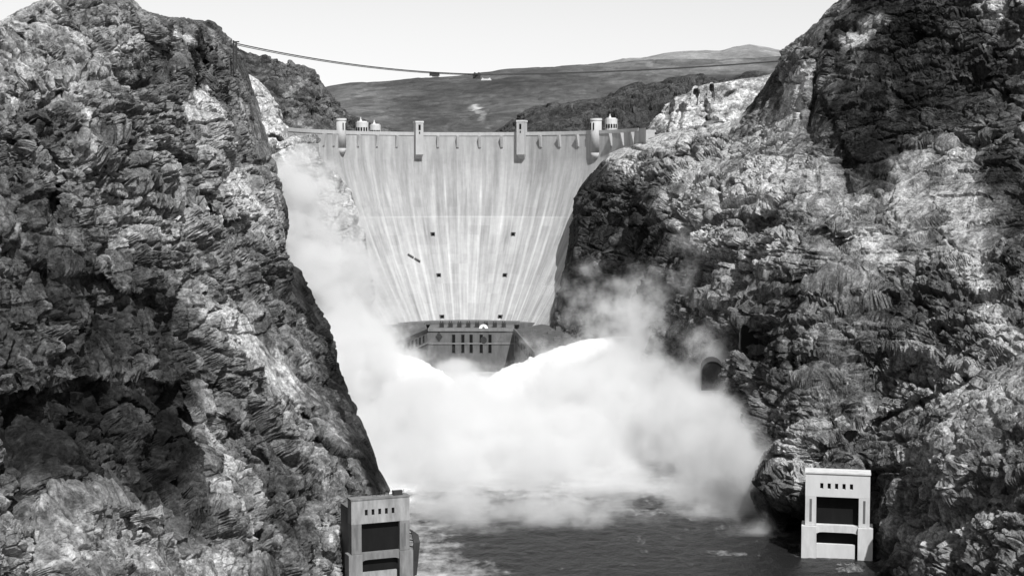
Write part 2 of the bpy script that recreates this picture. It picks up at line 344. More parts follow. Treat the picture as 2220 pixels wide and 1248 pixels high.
scree_L = [(435, 245, 70, 28, 38, .9, .4), (505, 430, 25, 60, -25, .8, .5), (540, 770, 120, 45, 42, .7, .4), (450, 950, 36, 130, -12, .6, .4), (630, 850, 70, 160, -25, .55, .4), (250, 1200, 380, 55, 4, .4, .4), (720, 1150, 60, 110, 0, .7, .4),
           (400, 30, 140, 40, 25, .5, .5)]
strata_L = [(300, 300, 210, 90, 10, 1, .4), (330, 460, 190, 90, 14, 1, .4), (560, 640, 110, 120, 30, .6, .5), (110, 620, 180, 150, 0, .3, .5)]
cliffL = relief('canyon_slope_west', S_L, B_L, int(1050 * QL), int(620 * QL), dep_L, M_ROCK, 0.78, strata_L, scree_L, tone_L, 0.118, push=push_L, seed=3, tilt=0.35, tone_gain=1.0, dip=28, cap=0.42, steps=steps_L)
tag(cliffL, 'dark broken rock slope with pale scree chutes filling the left of the canyon', 'canyon slope', kind='structure')

# ---- the big cliff on the right
S_R = [(1850, -120), (1832, -50), (1815, 0), (1790, 22), (1765, 50), (1742, 75), (1712, 98), (1690, 115), (1680, 140), (1664, 162), (1652, 188), (1630, 214), (1612, 238),
       (1590, 262), (1535, 268), (1475, 277), (1415, 290), (1385, 302), (1345, 318), (1318, 330), (1298, 350), (1268, 392), (1242, 430), (1236, 480), (1226, 560),
       (1207, 620), (1192, 690), (1178, 745), (1172, 808), (1240, 850), (1330, 912), (1430, 965), (1525, 1015), (1640, 1120), (1735, 1218), (1880, 1340)]
B_R = [(2420, -120), (2420, 700), (2420, 1340)]
dep_R = rbf([(1850, -100, 930), (2100, -100, 850), (2420, -100, 740), (1815, 0, 930), (1690, 115, 985), (1610, 240, 1090), (1400, 295, 1138), (1300, 350, 1135), (1236, 480, 1130), (1210, 620, 1130),
             (1175, 740, 1120), (1172, 808, 1125), (1330, 905, 905), (1330, 600, 1030), (1360, 450, 1080), (1525, 1010, 745), (1525, 700, 810), (1525, 420, 930), (1500, 300, 1090),
             (1640, 1120, 632), (1640, 900, 672), (1640, 700, 725), (1640, 500, 790), (1660, 300, 930), (1740, 1215, 556), (1740, 980, 595), (1740, 800, 640), (1740, 600, 700), (1760, 400, 770), (1760, 200, 860),
             (1880, 1340, 483), (1900, 1210, 553), (1900, 1110, 572), (1900, 1000, 588), (1900, 850, 625), (1960, 1150, 540), (1900, 600, 680), (1900, 350, 765), (1900, 150, 830), (2060, 1000, 510), (2060, 700, 610),
             (2220, 1248, 430), (2220, 1000, 470), (2220, 800, 530), (2220, 600, 610), (2220, 400, 680), (2220, 100, 760), (2420, 1340, 370), (2420, 600, 550), (1420, 560, 960), (1350, 760, 960)])
push_R = [(1400, 333, 55, 5, 22, 14, .5), (1440, 348, 25, 7, 5, 14, .5), (1535, 287, 28, 5, 50, 14, .5), (1562, 304, 16, 5, 10, 12, .5), (1500, 320, 12, 34, 25, 16, .5), (1468, 365, 12, 50, 40, 12, .5),
          (1625, 722, 21, 24, 0, 38, .2), (1660, 738, 40, 9, -12, 12, .4), (1540, 800, 36, 34, 15, 32, .35), (1580, 840, 18, 40, -25, 14, .5),
          (1812, 1150, 80, 84, 0, 34, .15), (1726, 1130, 26, 72, 5, 26, .2), (1890, 1120, 36, 100, 0, 8, .4), (1858, 1228, 46, 26, 0, 16, .4),
          (1860, 640, 16, 26, 25, 14, .5), (1700, 615, 170, 7, 2, 9, .5), (1740, 640, 150, 6, 3, 9, .5), (1650, 675, 110, 5, 3, 9, .5), (1800, 525, 60, 22, 20, 8, .6), (1650, 490, 40, 16, -30, 10, .5),
          (1390, 470, 26, 60, 30, 14, .5), (1690, 785, 12, 30, 0, 10, .5), (1722, 785, 6, 34, 0, 10, .5), (2110, 170, 45, 10, -12, 5, .5),
          (1780, 150, 14, 130, 12, 14, .5), (1765, 190, 10, 60, 5, 12, .5), (2190, 250, 10, 50, -15, 6, .5), (1330, 660, 60, 60, 0, 8, .6), (1730, 20, 30, 60, 25, 10, .6), (1240, 520, 10, 90, -5, 8, .5),
          (2000, 1075, 80, 8, -18, 10, .5), (2070, 1130, 90, 14, -22, 12, .5), (1920, 1080, 14, 60, -20, 9, .5), (1880, 925, 80, 6, -22, 10, .6), (1990, 875, 90, 7, -22, 10, .6)]
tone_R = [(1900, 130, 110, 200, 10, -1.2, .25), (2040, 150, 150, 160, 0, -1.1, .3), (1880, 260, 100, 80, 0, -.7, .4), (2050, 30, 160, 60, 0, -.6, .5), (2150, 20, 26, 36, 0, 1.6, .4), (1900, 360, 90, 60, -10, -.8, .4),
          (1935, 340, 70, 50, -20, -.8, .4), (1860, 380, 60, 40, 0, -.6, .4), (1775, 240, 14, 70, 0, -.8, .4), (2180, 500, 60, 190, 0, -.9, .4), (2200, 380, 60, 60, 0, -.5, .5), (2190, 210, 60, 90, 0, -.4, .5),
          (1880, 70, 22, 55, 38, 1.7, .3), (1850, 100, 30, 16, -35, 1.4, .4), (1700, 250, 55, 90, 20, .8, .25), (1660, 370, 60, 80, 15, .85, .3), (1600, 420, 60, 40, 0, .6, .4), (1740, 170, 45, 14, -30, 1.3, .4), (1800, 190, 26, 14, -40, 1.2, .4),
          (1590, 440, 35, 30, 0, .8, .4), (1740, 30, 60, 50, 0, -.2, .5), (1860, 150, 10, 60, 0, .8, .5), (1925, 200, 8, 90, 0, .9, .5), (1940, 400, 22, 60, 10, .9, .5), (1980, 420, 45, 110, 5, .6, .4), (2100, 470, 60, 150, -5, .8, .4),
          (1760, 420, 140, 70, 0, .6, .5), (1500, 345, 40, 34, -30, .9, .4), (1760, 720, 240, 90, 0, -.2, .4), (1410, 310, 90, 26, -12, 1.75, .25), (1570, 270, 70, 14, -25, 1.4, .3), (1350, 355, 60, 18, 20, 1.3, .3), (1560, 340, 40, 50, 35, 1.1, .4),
          (1300, 520, 100, 180, -8, -1.5, .3), (1400, 590, 120, 110, 0, -.9, .35), (1420, 480, 40, 90, 35, -.6, .4), (1470, 410, 26, 70, 35, .9, .4), (1340, 420, 14, 60, 20, .7, .4), (1360, 680, 120, 80, 0, -.9, .4), (1325, 520, 14, 70, 25, 1.5, .4), (1300, 580, 16, 30, 10, 1.5, .4), (1240, 650, 50, 80, 0, -.4, .4),  # bluff beside the dam: shade on its face painted in as dark tone
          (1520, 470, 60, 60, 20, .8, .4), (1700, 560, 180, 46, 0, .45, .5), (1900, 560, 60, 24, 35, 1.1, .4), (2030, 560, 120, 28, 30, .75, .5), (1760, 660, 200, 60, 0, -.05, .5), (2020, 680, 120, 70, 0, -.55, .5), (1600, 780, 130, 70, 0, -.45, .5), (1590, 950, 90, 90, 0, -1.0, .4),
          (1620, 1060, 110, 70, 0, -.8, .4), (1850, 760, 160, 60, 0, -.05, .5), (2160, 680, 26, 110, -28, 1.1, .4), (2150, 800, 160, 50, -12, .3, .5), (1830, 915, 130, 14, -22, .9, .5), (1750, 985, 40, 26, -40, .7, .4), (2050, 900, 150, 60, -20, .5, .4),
          (1760, 1008, 34, 30, 60, 1.1, .4), (1990, 940, 60, 46, 0, -.75, .4), (1960, 1060, 60, 40, 0, -.3, .5), (2100, 1140, 170, 30, -22, .7, .4), (2080, 1010, 120, 50, -10, .3, .5), (1950, 1100, 50, 80, 0, .2, .5), (1900, 1210, 60, 60, 0, -.9, .4), (1720, 1110, 40, 90, 0, -1.2, .4), (1800, 1130, 75, 80, 0, -1.6, .3),  # gate recess and hollow on its left: shade painted in as dark tone
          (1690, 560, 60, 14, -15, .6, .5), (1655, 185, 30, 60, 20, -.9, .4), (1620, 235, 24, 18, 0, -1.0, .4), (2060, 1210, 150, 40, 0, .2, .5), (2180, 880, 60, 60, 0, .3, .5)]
strata_R = [(1750, 620, 330, 150, 0, 1, .3), (1800, 800, 280, 130, 0, .9, .4), (1760, 920, 160, 90, 0, .7, .4), (2150, 380, 130, 120, 0, .7, .4), (2050, 700, 180, 130, 0, .7, .4)]
scree_R = [(1410, 310, 100, 34, -12, 1, .25), (1570, 270, 80, 16, -25, 1, .3), (2160, 700, 30, 130, -28, .8, .4), (2090, 910, 200, 90, -16, .9, .3), (2120, 470, 55, 130, -5, .75, .4), (1980, 420, 50, 110, 5, .6, .4), (1900, 280, 200, 250, 0, .45, .5), (1680, 320, 80, 120, 15, .5, .4), (2050, 1150, 200, 60, -22, .5, .4), (1930, 560, 100, 40, 30, .6, .5)]
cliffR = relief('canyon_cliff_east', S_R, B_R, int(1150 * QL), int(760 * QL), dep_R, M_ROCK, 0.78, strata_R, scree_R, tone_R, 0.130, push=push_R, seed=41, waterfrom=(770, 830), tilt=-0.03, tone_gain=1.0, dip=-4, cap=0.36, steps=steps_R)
tag(cliffR, 'tall banded rock cliff with dark patches and pale scars filling the right of the canyon', 'cliff', kind='structure')

# ---- rock round the left end of the dam, with the pale scar above it
S_A = [(470, 96), (505, 132), (535, 150), (566, 168), (592, 196), (606, 232), (620, 262), (640, 290), (668, 292), (692, 300), (697, 345), (720, 372), (745, 402), (762, 445), (778, 482), (792, 530), (801, 565), (809, 620), (813, 700), (818, 840)]
B_A = [(430, 110), (450, 300), (500, 600), (560, 850)]
dep_A = rbf([(470, 96, 1150), (430, 110, 1120), (560, 170, 1160), (640, 285, 1150), (692, 300, 1132), (697, 345, 1130), (745, 402, 1130), (778, 482, 1132), (801, 565, 1130), (813, 700, 1120), (818, 840, 1105), (450, 300, 1060), (500, 600, 950), (560, 850, 900), (650, 500, 1080), (600, 300, 1120)])
push_A = [(598, 300, 16, 7, 20, 16, .5), (652, 296, 14, 8, 0, 8, .5), (672, 318, 6, 6, 0, 8, .5), (640, 362, 40, 5, 0, 6, .5)]
tone_A = [(560, 200, 50, 90, -25, 1.25, .35), (600, 260, 30, 60, -20, .6, .4), (600, 330, 18, 60, -12, 1.3, .4), (650, 325, 50, 30, 0, 1.2, .4), (690, 420, 60, 60, 0, 1.5, .5), (740, 560, 80, 120, 0, .9, .5), (640, 355, 60, 10, 0, -.4, .5), (500, 120, 20, 20, 0, -.5, .5)]
abut = relief('abutment_rock', S_A, B_A, 420, 200, dep_A, M_ROCK_FAR, 0.62, None, [(560, 200, 60, 90, -25, .2, .4), (700, 480, 90, 150, 0, .3, .5)], tone_A, 0.13, back=110, seed=77, push=push_A, rounding=18, size=1.0, edge_att=0.5, cap=.45)
tag(abut, 'pale scarred rock shoulder against the left end of the dam', 'rock shoulder', kind='structure')

# ---- terraces and hills behind the dam
def hill(name, top, ybot, D0, D1, nt_, nu, tone, amp, size, seed, mat=M_HILL, tones=None, scree=None, push=None, label='', cat='hill', back=600, edge_att=0.5, mott=1.0, rounding=0.0, strata=None):
    x0, x1 = top[0][0], top[-1][0]
    ty = poly(top, 200)
    def dep(px, py):
        yt = np.interp(px, ty[:, 0], ty[:, 1])
        t = np.clip((ybot - py) / np.maximum(ybot - yt, 1), 0, 1)
        return D0 + (D1 - D0) * t ** 1.2
    o = relief(name, top, [(x0, ybot), (x1, ybot)], nt_, nu, dep, mat, amp, strata, scree, tones, tone, back=back, seed=seed, size=size, rounding=rounding, skirt=-2.0, push=push, edge_att=edge_att, mott=mott)
    tag(o, label, cat, kind='structure'); return o
hill('dark_ridge', [(380, 40), (440, 48), (480, 62), (505, 92), (528, 103), (560, 110), (590, 114), (604, 130), (618, 134), (628, 128), (642, 140), (668, 148), (684, 150), (696, 172), (706, 186), (730, 216), (748, 238), (762, 250),
      (792, 262), (822, 278), (856, 298), (900, 330)], 345, 1290, 1450, 460, 170, 0.085, 0.8, 1.3, 101, mat=M_ROCK_FAR, label='dark craggy ridge rising behind the left end of the dam crest',
     tones=[(650, 190, 26, 12, -50, .8, .5), (620, 220, 20, 10, -40, .6, .5), (560, 130, 60, 14, 15, -.3, .5)], back=260)
hill('pale_terrace', [(1330, 330), (1380, 296), (1402, 285), (1428, 250), (1448, 224), (1462, 208), (1490, 196), (1520, 182), (1560, 178), (1600, 172), (1640, 168), (1690, 160), (1760, 150)], 345, 1230, 1330, 420, 150, 0.42, 0.35, 1.2, 131, mat=M_ROCK_FAR,
     label='sunlit terrace of pale blasted rock above the right end of the dam', push=[(1448, 255, 8, 40, 5, 26, .4), (1470, 262, 10, 36, 18, 24, .4), (1530, 244, 7, 30, -8, 22, .9), (1538, 262, 18, 8, 10, 18, .8), (1543, 200, 4, 16, 0, 16, .4), (1508, 208, 5, 16, 0, 14, .4), (1582, 205, 14, 5, -30, 14, .8)],
     tones=[(1400, 275, 40, 40, 0, -1.2, .4), (1540, 285, 90, 14, 0, .2, .5)], back=200)
hill('dark_foothill', [(1020, 320), (1060, 296), (1100, 272), (1140, 246), (1170, 230), (1196, 222), (1236, 216), (1262, 208), (1300, 206), (1330, 195), (1362, 184), (1384, 176), (1400, 186), (1420, 176), (1450, 165), (1490, 157), (1530, 156),
      (1560, 166), (1584, 156), (1610, 150), (1650, 156), (1700, 165), (1780, 170)], 345, 1700, 2050, 520, 170, 0.045, 0.6, 2.2, 151, mott=.7, mat=M_ROCK_FAR, label='dark rugged foothill behind the dam between the last two towers', back=400)
hill('mesa_slope', [(560, 240), (650, 208), (715, 190), (760, 182), (832, 177), (880, 173), (940, 170), (1000, 165), (1050, 159), (1100, 152), (1200, 145), (1300, 138), (1400, 132), (1500, 128), (1600, 126), (1800, 120)], 340, 2900, 4300, 620, 170, 0.052, 0.40, 3.4, 171, mott=.6, scree=[(1200, 200, 900, 300, 0, 1, .3)],
     label='long grey mesa slope spanning the gap behind the dam', tones=[(1042, 228, 14, 6, 0, .8, .4), (1048, 250, 8, 26, -12, .9, .4), (900, 195, 160, 14, 0, -.15, .5), (800, 225, 80, 40, 0, .45, .5), (930, 260, 170, 34, 0, -.3, .5), (1450, 145, 200, 20, -5, .4, .5)], back=1500)
hill('far_range', [(1180, 170), (1290, 142), (1352, 128), (1390, 127), (1440, 117), (1492, 111), (1530, 108), (1560, 110), (1598, 100), (1625, 96), (1655, 101), (1690, 108), (1760, 118), (1850, 126)], 200, 6800, 8200, 420, 90, 0.15, 0.32, 6.0, 191, mott=.5, scree=[(1500, 150, 900, 300, 0, 1, .3)],  # lighter base tone stands in for the haze of distance
     label='distant pale mountain range on the skyline', back=3000)

# ------------------------------------------------------------------ water and ground
def sheet(name, x0, x1, y0, y1, z, mat, n=1):
    me = bpy.data.meshes.new(name); me.from_pydata([(x0, y0, z), (x1, y0, z), (x1, y1, z), (x0, y1, z)], [], [(0, 1, 2, 3)]); me.materials.append(mat)
    o = bpy.data.objects.new(name, me); COL.objects.link(o); return o
def water_mat():
    m, t, p = new_mat('river_water'); N, L = t.nodes, t.links
    geo = N.new('ShaderNodeNewGeometry')
    n1 = N.new('ShaderNodeTexNoise'); n1.inputs['Scale'].default_value = 0.30; n1.inputs['Detail'].default_value = 6; n1.inputs['Roughness'].default_value = 0.65
    mp = N.new('ShaderNodeMapping'); mp.inputs['Scale'].default_value = (0.7, 0.45, 1)
    L.new(geo.outputs['Position'], mp.inputs[0]); L.new(mp.outputs[0], n1.inputs['Vector'])
    n2 = N.new('ShaderNodeTexNoise'); n2.inputs['Scale'].default_value = 0.025; n2.inputs['Detail'].default_value = 4
    n2.inputs['Distortion'].default_value = 1.2
    mp2 = N.new('ShaderNodeMapping'); mp2.inputs['Rotation'].default_value = (0, 0, R(35)); mp2.inputs['Scale'].default_value = (1, 2.2, 1)
    L.new(geo.outputs['Position'], mp2.inputs[0]); L.new(mp2.outputs[0], n2.inputs['Vector'])
    # foam: streaky crests, thicker near the spray and along the left bank
    at = N.new('ShaderNodeAttribute'); at.attribute_name = 'foam'
    a1 = N.new('ShaderNodeMath'); a1.operation = 'MULTIPLY_ADD'; a1.inputs[1].default_value = 0.9; L.new(n2.outputs['Fac'], a1.inputs[0]); L.new(n1.outputs['Fac'], a1.inputs[2])
    a2 = N.new('ShaderNodeMath'); a2.operation = 'ADD'; L.new(a1.outputs[0], a2.inputs[0]); L.new(at.outputs['Fac'], a2.inputs[1])
    mr = N.new('ShaderNodeMapRange'); mr.inputs[1].default_value = 1.14; mr.inputs[2].default_value = 1.85; mr.inputs[3].default_value = 0.0; mr.inputs[4].default_value = 1.0
    L.new(a2.outputs[0], mr.inputs[0])
    cr = N.new('ShaderNodeMapRange'); cr.inputs[3].default_value = 0.014; cr.inputs[4].default_value = 0.62; L.new(mr.outputs[0], cr.inputs[0])
    L.new(cr.outputs[0], p.inputs['Base Color'])
    rr = N.new('ShaderNodeMapRange'); rr.inputs[3].default_value = 0.3; rr.inputs[4].default_value = 0.8; L.new(mr.outputs[0], rr.inputs[0]); L.new(rr.outputs[0], p.inputs['Roughness'])
    bp = N.new('ShaderNodeBump'); bp.inputs['Strength'].default_value = 0.9; bp.inputs['Distance'].default_value = 1.3
    L.new(n1.outputs['Fac'], bp.inputs['Height']); L.new(bp.outputs[0], p.inputs['Normal'])
    p.inputs['IOR'].default_value = 1.33; p.inputs['Specular IOR Level'].default_value = 0.15
    return m
ny, nx = 420, 300
gx, gy = np.meshgrid(np.linspace(-160, 200, nx), np.linspace(380, 1180, ny))
Vw = np.stack([gx, gy, np.zeros_like(gx)], -1)
amp = 0.45 + 0.8 * sstep(560, 700, gy)
Vw[..., 2] = amp * (fbm(Vw * np.array([1, 1.5, 1]), 7.0, 3, 5, ridge=True) * 0.6 + 0.4 * fbm(Vw, 18.0, 2, 9))
bpx, bpy_ = PX(gx, gy, 0 * gx)
foam = 0.62 * sstep(615, 700, gy) + 0.46 * sstep(-2, -32, gx + 0.25 * (gy - 560)) + 0.12 * vnoise(Vw, 24, 3)
water = grid_mesh('river_water', Vw, water_mat(), attrs={'foam': foam}); tag(water, 'dark river water streaked with foam below the spray', 'river', kind='structure')
M_GROUND = plain_mat('desert_ground', 0.2, sc=0.01)
gr = sheet('ground', -30000, 30000, -3000, 50000, -2.5, M_GROUND); tag(gr, 'desert ground reaching the horizon', 'ground', kind='structure')

# ------------------------------------------------------------------ mesh builders for built things
class MB:
    def __init__(s): s.bm = bmesh.new()
    def box(s, x0, x1, y0, y1, z0, z1, M=None):
        vs = [s.bm.verts.new(Vector(p) if M is None else M @ Vector(p)) for p in
              ((x0, y0, z0), (x1, y0, z0), (x1, y1, z0), (x0, y1, z0), (x0, y0, z1), (x1, y0, z1), (x1, y1, z1), (x0, y1, z1))]
        for f in ((0, 3, 2, 1), (4, 5, 6, 7), (0, 1, 5, 4), (1, 2, 6, 5), (2, 3, 7, 6), (3, 0, 4, 7)): s.bm.faces.new([vs[i] for i in f])
        return s
    def prism(s, base, top, M=None):
        """two loops of 3-D points joined by side faces and capped"""
        a = [s.bm.verts.new(Vector(p) if M is None else M @ Vector(p)) for p in base]; b = [s.bm.verts.new(Vector(p) if M is None else M @ Vector(p)) for p in top]
        n = len(a); s.bm.faces.new(a[::-1]); s.bm.faces.new(b)
        for i in range(n): s.bm.faces.new((a[i], a[(i + 1) % n], b[(i + 1) % n], b[i]))
        return s
    def cyl(s, x, y, z0, z1, r0, r1=None, n=20, M=None):
        r1 = r0 if r1 is None else r1
        c = [(math.cos(2 * math.pi * i / n), math.sin(2 * math.pi * i / n)) for i in range(n)]
        return s.prism([(x + r0 * a, y + r0 * b, z0) for a, b in c], [(x + r1 * a, y + r1 * b, z1) for a, b in c], M)
    def tube(s, pts, r, n=6):
        pts = [Vector(p) for p in pts]; rings = []
        for i, p in enumerate(pts):
            d = (pts[min(i + 1, len(pts) - 1)] - pts[max(i - 1, 0)]).normalized()
            u = d.cross(Vector((0, 0, 1))); u = u.normalized() if u.length > 1e-3 else Vector((1, 0, 0)); v = u.cross(d).normalized()
            rings.append([s.bm.verts.new(p + r * (math.cos(2 * math.pi * k / n) * u + math.sin(2 * math.pi * k / n) * v)) for k in range(n)])
        for a, b in zip(rings, rings[1:]):
            for k in range(n): s.bm.faces.new((a[k], a[(k + 1) % n], b[(k + 1) % n], b[k]))
        s.bm.faces.new(rings[0][::-1]); s.bm.faces.new(rings[-1]); return s
    def build(s, name, mat, parent=None, smooth=False, bevel=0.0):
        bmesh.ops.recalc_face_normals(s.bm, faces=s.bm.faces)
        me = bpy.data.meshes.new(name); s.bm.to_mesh(me); s.bm.free(); me.materials.append(mat)
        if smooth:
            for p in me.polygons: p.use_smooth = len(p.vertices) == 4
        o = bpy.data.objects.new(name, me); COL.objects.link(o)
        if bevel:
            b = o.modifiers.new('bevel', 'BEVEL'); b.width = bevel; b.segments = 2
        if parent is not None: o.parent = parent
        return o
def empty(name, loc, rz=0.0):
    o = bpy.data.objects.new(name, None); COL.objects.link(o); o.location = loc; o.rotation_euler = (0, 0, rz); o.empty_display_size = 5; return o

# ------------------------------------------------------------------ the dam
DX, DYC, DR, CREST = -35.0, 1254.0 - 135.0, 135.0, 179.0
dam = empty('arch_dam', (0, 0, 0)); tag(dam, 'huge pale concrete arch dam closing the canyon', 'dam')
def batter(h): return 76.0 * np.clip((h - 21.0) / 137.0, 0, 2) ** 1.35
def dam_pt(phi, h, off=0.0):
    r = DR - batter(h) - off
    return DX + r * math.sin(phi), DYC + r * math.cos(phi), CREST - h
nphi, nh = 1100, 420
ph = np.linspace(R(-84), R(84), nphi)[None, :]; hh = (np.linspace(0, 1, nh) * 172.0)[:, None]
rr = DR - batter(hh)
# each lift of concrete and each column sits a few centimetres off its neighbours
P3 = np.stack(np.broadcast_arrays(ph * DR, hh * 1.0, 0 * ph), -1)
Vd = np.stack(np.broadcast_arrays(DX + rr * np.sin(ph), DYC + rr * np.cos(ph), CREST - hh), -1).copy()
colw = 10.4 / 135.0
ci = np.floor(ph / colw + 500 + 0 * hh).astype(np.int64); cf = ph / colw + 500 - ci
lift = np.floor(hh / 7.5 + 0 * ph).astype(np.int64)
rc = _h(ci, ci * 0, ci * 0, 3); rc2 = _h(ci // 2, ci * 0, ci * 0, 8)
T = 0.305 + 0.045 * (rc - 0.5) + 0.05 * (_h(ci, lift, ci * 0, 5) - 0.5) * sstep(40, 70, hh)
T = T + 0.16 * fbm(P3 * np.array([1, 0.10, 1]), 5.0, 5, 12, gain=.7) + 0.03 * fbm(P3, 22.0, 3, 14)
edge_d = np.minimum(cf, 1 - cf)
line_on = np.where(_h((ci + (cf > 0.5)), ci * 0, ci * 0, 21) > 0.4, 1.0, 0.3) * (.5 + _h((ci + (cf > 0.5)), ci * 0, ci * 0, 22))
wob = 0.10 + 0.08 * vnoise(P3 * np.array([1, .3, 1]), 9.0, 31)
fade = sstep(22, 60, hh) * (0.75 + 0.25 * vnoise(P3 * np.array([.2, 1, 1]), 14.0, 33))
T = T + 0.12 * line_on * (1 - sstep(wob * 0.3, wob * 1.9, edge_d)) * fade
T = T + 0.06 * sstep(150, 60, np.abs(hh - 68) * 130 + 40)   # the level joint
T = T + 0.03 * sstep(66, 70, hh)
for (p0, h0, pw, hw, v) in ((-0.02, 62, .035, 26, -.10), (0.10, 95, .03, 22, -.10), (-0.13, 60, .05, 22, -.06), (0.28, 80, .035, 10, -.12), (0.19, 98, .02, 18, -.10), (-.30, 78, .03, 12, -.10), (0.06, 76, .03, 12, -.10), (-0.35, 55, .07, 22, -.05), (0.02, 40, .2, 14, .04), (-.05, 60, .03, 20, .10)):
    T = T + .42 * v * (1 - sstep(.45, 1.25, np.maximum(np.abs(ph - p0) / pw, np.abs(hh - h0) / hw)))
T = T + 0.05 * sstep(23, 20, hh) + 0.02 * fbm(P3 * np.array([1, .2, 1]), 2.2, 3, 44)
face = grid_mesh('face', Vd, M_DAM, dam, attrs={'tone': np.clip(T, .14, .6)})
# crest roadway with its parapet, running round the arch
def arc_strip(name, r0, r1, z0, z1, mat, parent, a0=-80, a1=80, n=120):
    b = MB(); prev = None
    for i in range(n + 1):
        a = R(a0 + (a1 - a0) * i / n); sx, cx = math.sin(a), math.cos(a)
        q = [b.bm.verts.new((DX + r * sx, DYC + r * cx, z)) for r, z in ((r0, z0), (r1, z0), (r1, z1), (r0, z1))]
        if prev:
            for k in range(4): b.bm.faces.new((prev[k], prev[(k + 1) % 4], q[(k + 1) % 4], q[k]))
        else: b.bm.faces.new(q)
        prev = q
    b.bm.faces.new(prev[::-1])
    return b.build(name, mat, parent)
arc_strip('crest_roadway', DR + 0.02, DR + 14, 176.5, 178.2, M_CONC, dam, -79, 75)
arc_strip('parapet', DR - 0.4, DR + 0.0, 176.8, 179.6, M_CONC, dam, -79, 75)
arc_strip('upstream_body', DR + 0.3, DR + 13, 60, 176.4, M_CONC, dam, -79, 75)
# buttresses under the parapet
def px_to_phi(px):
    lo, hi = -1.5, 1.5
    for _ in range(50):
        m = (lo + hi) / 2; x, y, z = dam_pt(m, 0)
        if PX(x, y, z)[0] < px: lo = m
        else: hi = m
    return lo
bm_ = None
for px in (700, 722, 775, 816, 859, 949, 992, 1040, 1088, 1173, 1214, 1254, 1326, 1352, 1376):
    a = px_to_phi(px); Mx = Matrix.Translation((DX, DYC, 0)) @ Matrix.Rotation(-a, 4, 'Z')
    b = MB(); w0 = 0.9
    b.prism([(-w0, DR + .1, 166.5), (w0, DR + .1, 166.5), (w0, DR - 1.0, 167.5), (-w0, DR - 1.0, 167.5)], [(-w0, DR + .1, 176.7), (w0, DR + .1, 176.7), (w0, DR - 3.4, 176.7), (-w0, DR - 3.4, 176.7)], Mx)
    b.build('buttress', M_CONC, dam)
def crest_tower(px, wpx, ytop, ybot, rnd, mat):
    a = px_to_phi(px); x, y, z = dam_pt(a, 0)
    s = y / FPX; wd = wpx * s; zt = CAM_H + (400 - ytop) * s; zb = CAM_H + (400 - ybot) * s
    Mx = Matrix.Translation((DX, DYC, 0)) @ Matrix.Rotation(-a, 4, 'Z')
    b = MB(); h = wd / 2
    if rnd:
        b.cyl(0, DR + h * .15, zb + 3, zt - 1.6, h, h, 28, Mx); b.cyl(0, DR + h * .15, zb - 2, zb + 3, h * .55, h, 28, Mx)
        o = b.build('tower', mat, dam, smooth=True)
        b = MB(); b.cyl(0, DR + h * .15, zt - 1.6, zt, h + .35, h + .35, 28, Mx); b.build('cornice', M_CONC_W, o)
        b = MB()
        for k in (-1, 1):
            b.box(k * h * .35 - .35, k * h * .35 + .35, DR - h * .9, DR - h * .5, zt - 9, zt - 3.5, Mx)
        b.build('window', M_DARK, o)
    else:
        b.box(-h, h, DR - h * 1.5, DR + h, zb + 3.5, zt - 1.4, Mx)
        b.prism([(-h * .7, DR - .1, zb), (h * .7, DR - .1, zb), (h * .7, DR + h, zb), (-h * .7, DR + h, zb)], [(-h, DR - h * 1.5, zb + 3.5), (h, DR - h * 1.5, zb + 3.5), (h, DR + h, zb + 3.5), (-h, DR + h, zb + 3.5)], Mx)
        o = b.build('tower', mat, dam)
        b = MB(); b.box(-h - .3, h + .3, DR - h * 1.5 - .3, DR + h + .3, zt - 1.4, zt, Mx); b.build('cornice', M_CONC_W, o)
        b = MB(); b.box(-.9, .9, DR - h * 1.5 - .06, DR - h * 1.5 + .3, zt - 7.5, zt - 3, Mx); b.box(-.5, .5, DR - h * 1.5 - .06, DR - h * 1.5 + .3, zt - 10.5, zt - 8.6, Mx); b.build('window', M_DARK, o)
    return o
crest_tower(741, 21, 258, 330, True, M_CONC); crest_tower(906.5, 17, 264, 345, False, M_CONC)
crest_tower(1132, 17, 262, 345, False, M_CONC); crest_tower(1291, 24, 258, 340, True, M_CONC)
def face_at(px, py):
    lo, hi = 0.0, 170.0
    for _ in range(30):
        m = (lo + hi) / 2; l2, h2 = -1.4, 1.4
        for _ in range(30):
            mm = (l2 + h2) / 2
            if PX(*dam_pt(mm, m))[0] < px: l2 = mm
            else: h2 = mm
        if PX(*dam_pt(l2, m))[1] < py: lo = m
        else: hi = m
    return l2, lo
for (px, py) in ((938, 508), (1113, 508), (951, 597), (1095, 597), (958, 687), (1085, 687)):
    l2, lo = face_at(px, py); x, y, z = dam_pt(l2, lo)
    Mx = Matrix.Translation((x, y, z)) @ Matrix.Rotation(-l2, 4, 'Z')
    b = MB(); b.box(-1.7, 1.7, -1.0, 3, 1.4, 1.8, Mx); b.box(-1.7, -1.3, -1.0, 3, -1.8, 1.4, Mx); b.box(1.3, 1.7, -1.0, 3, -1.8, 1.4, Mx); o = b.build('gallery_opening', M_CONC_D, dam)
    b = MB(); b.box(-1.27, 1.27, -.7, 3, -1.8, 1.37, Mx); b.build('recess', M_DARK, o)
# a short dark beam with a gap, hung across the face
bx = dam_pt(*face_at(883, 550), 1.2); by = dam_pt(*face_at(910, 566), 1.2)
b = MB(); p0, p1 = Vector(bx), Vector(by)
b.tube([p0, p0.lerp(p1, .47)], .75); b.tube([p0.lerp(p1, .55), p1], .75)
o = b.build('hanging_platform', M_CONC_D); tag(o, 'short dark slanting platform hanging on the left half of the dam face', 'work platform')

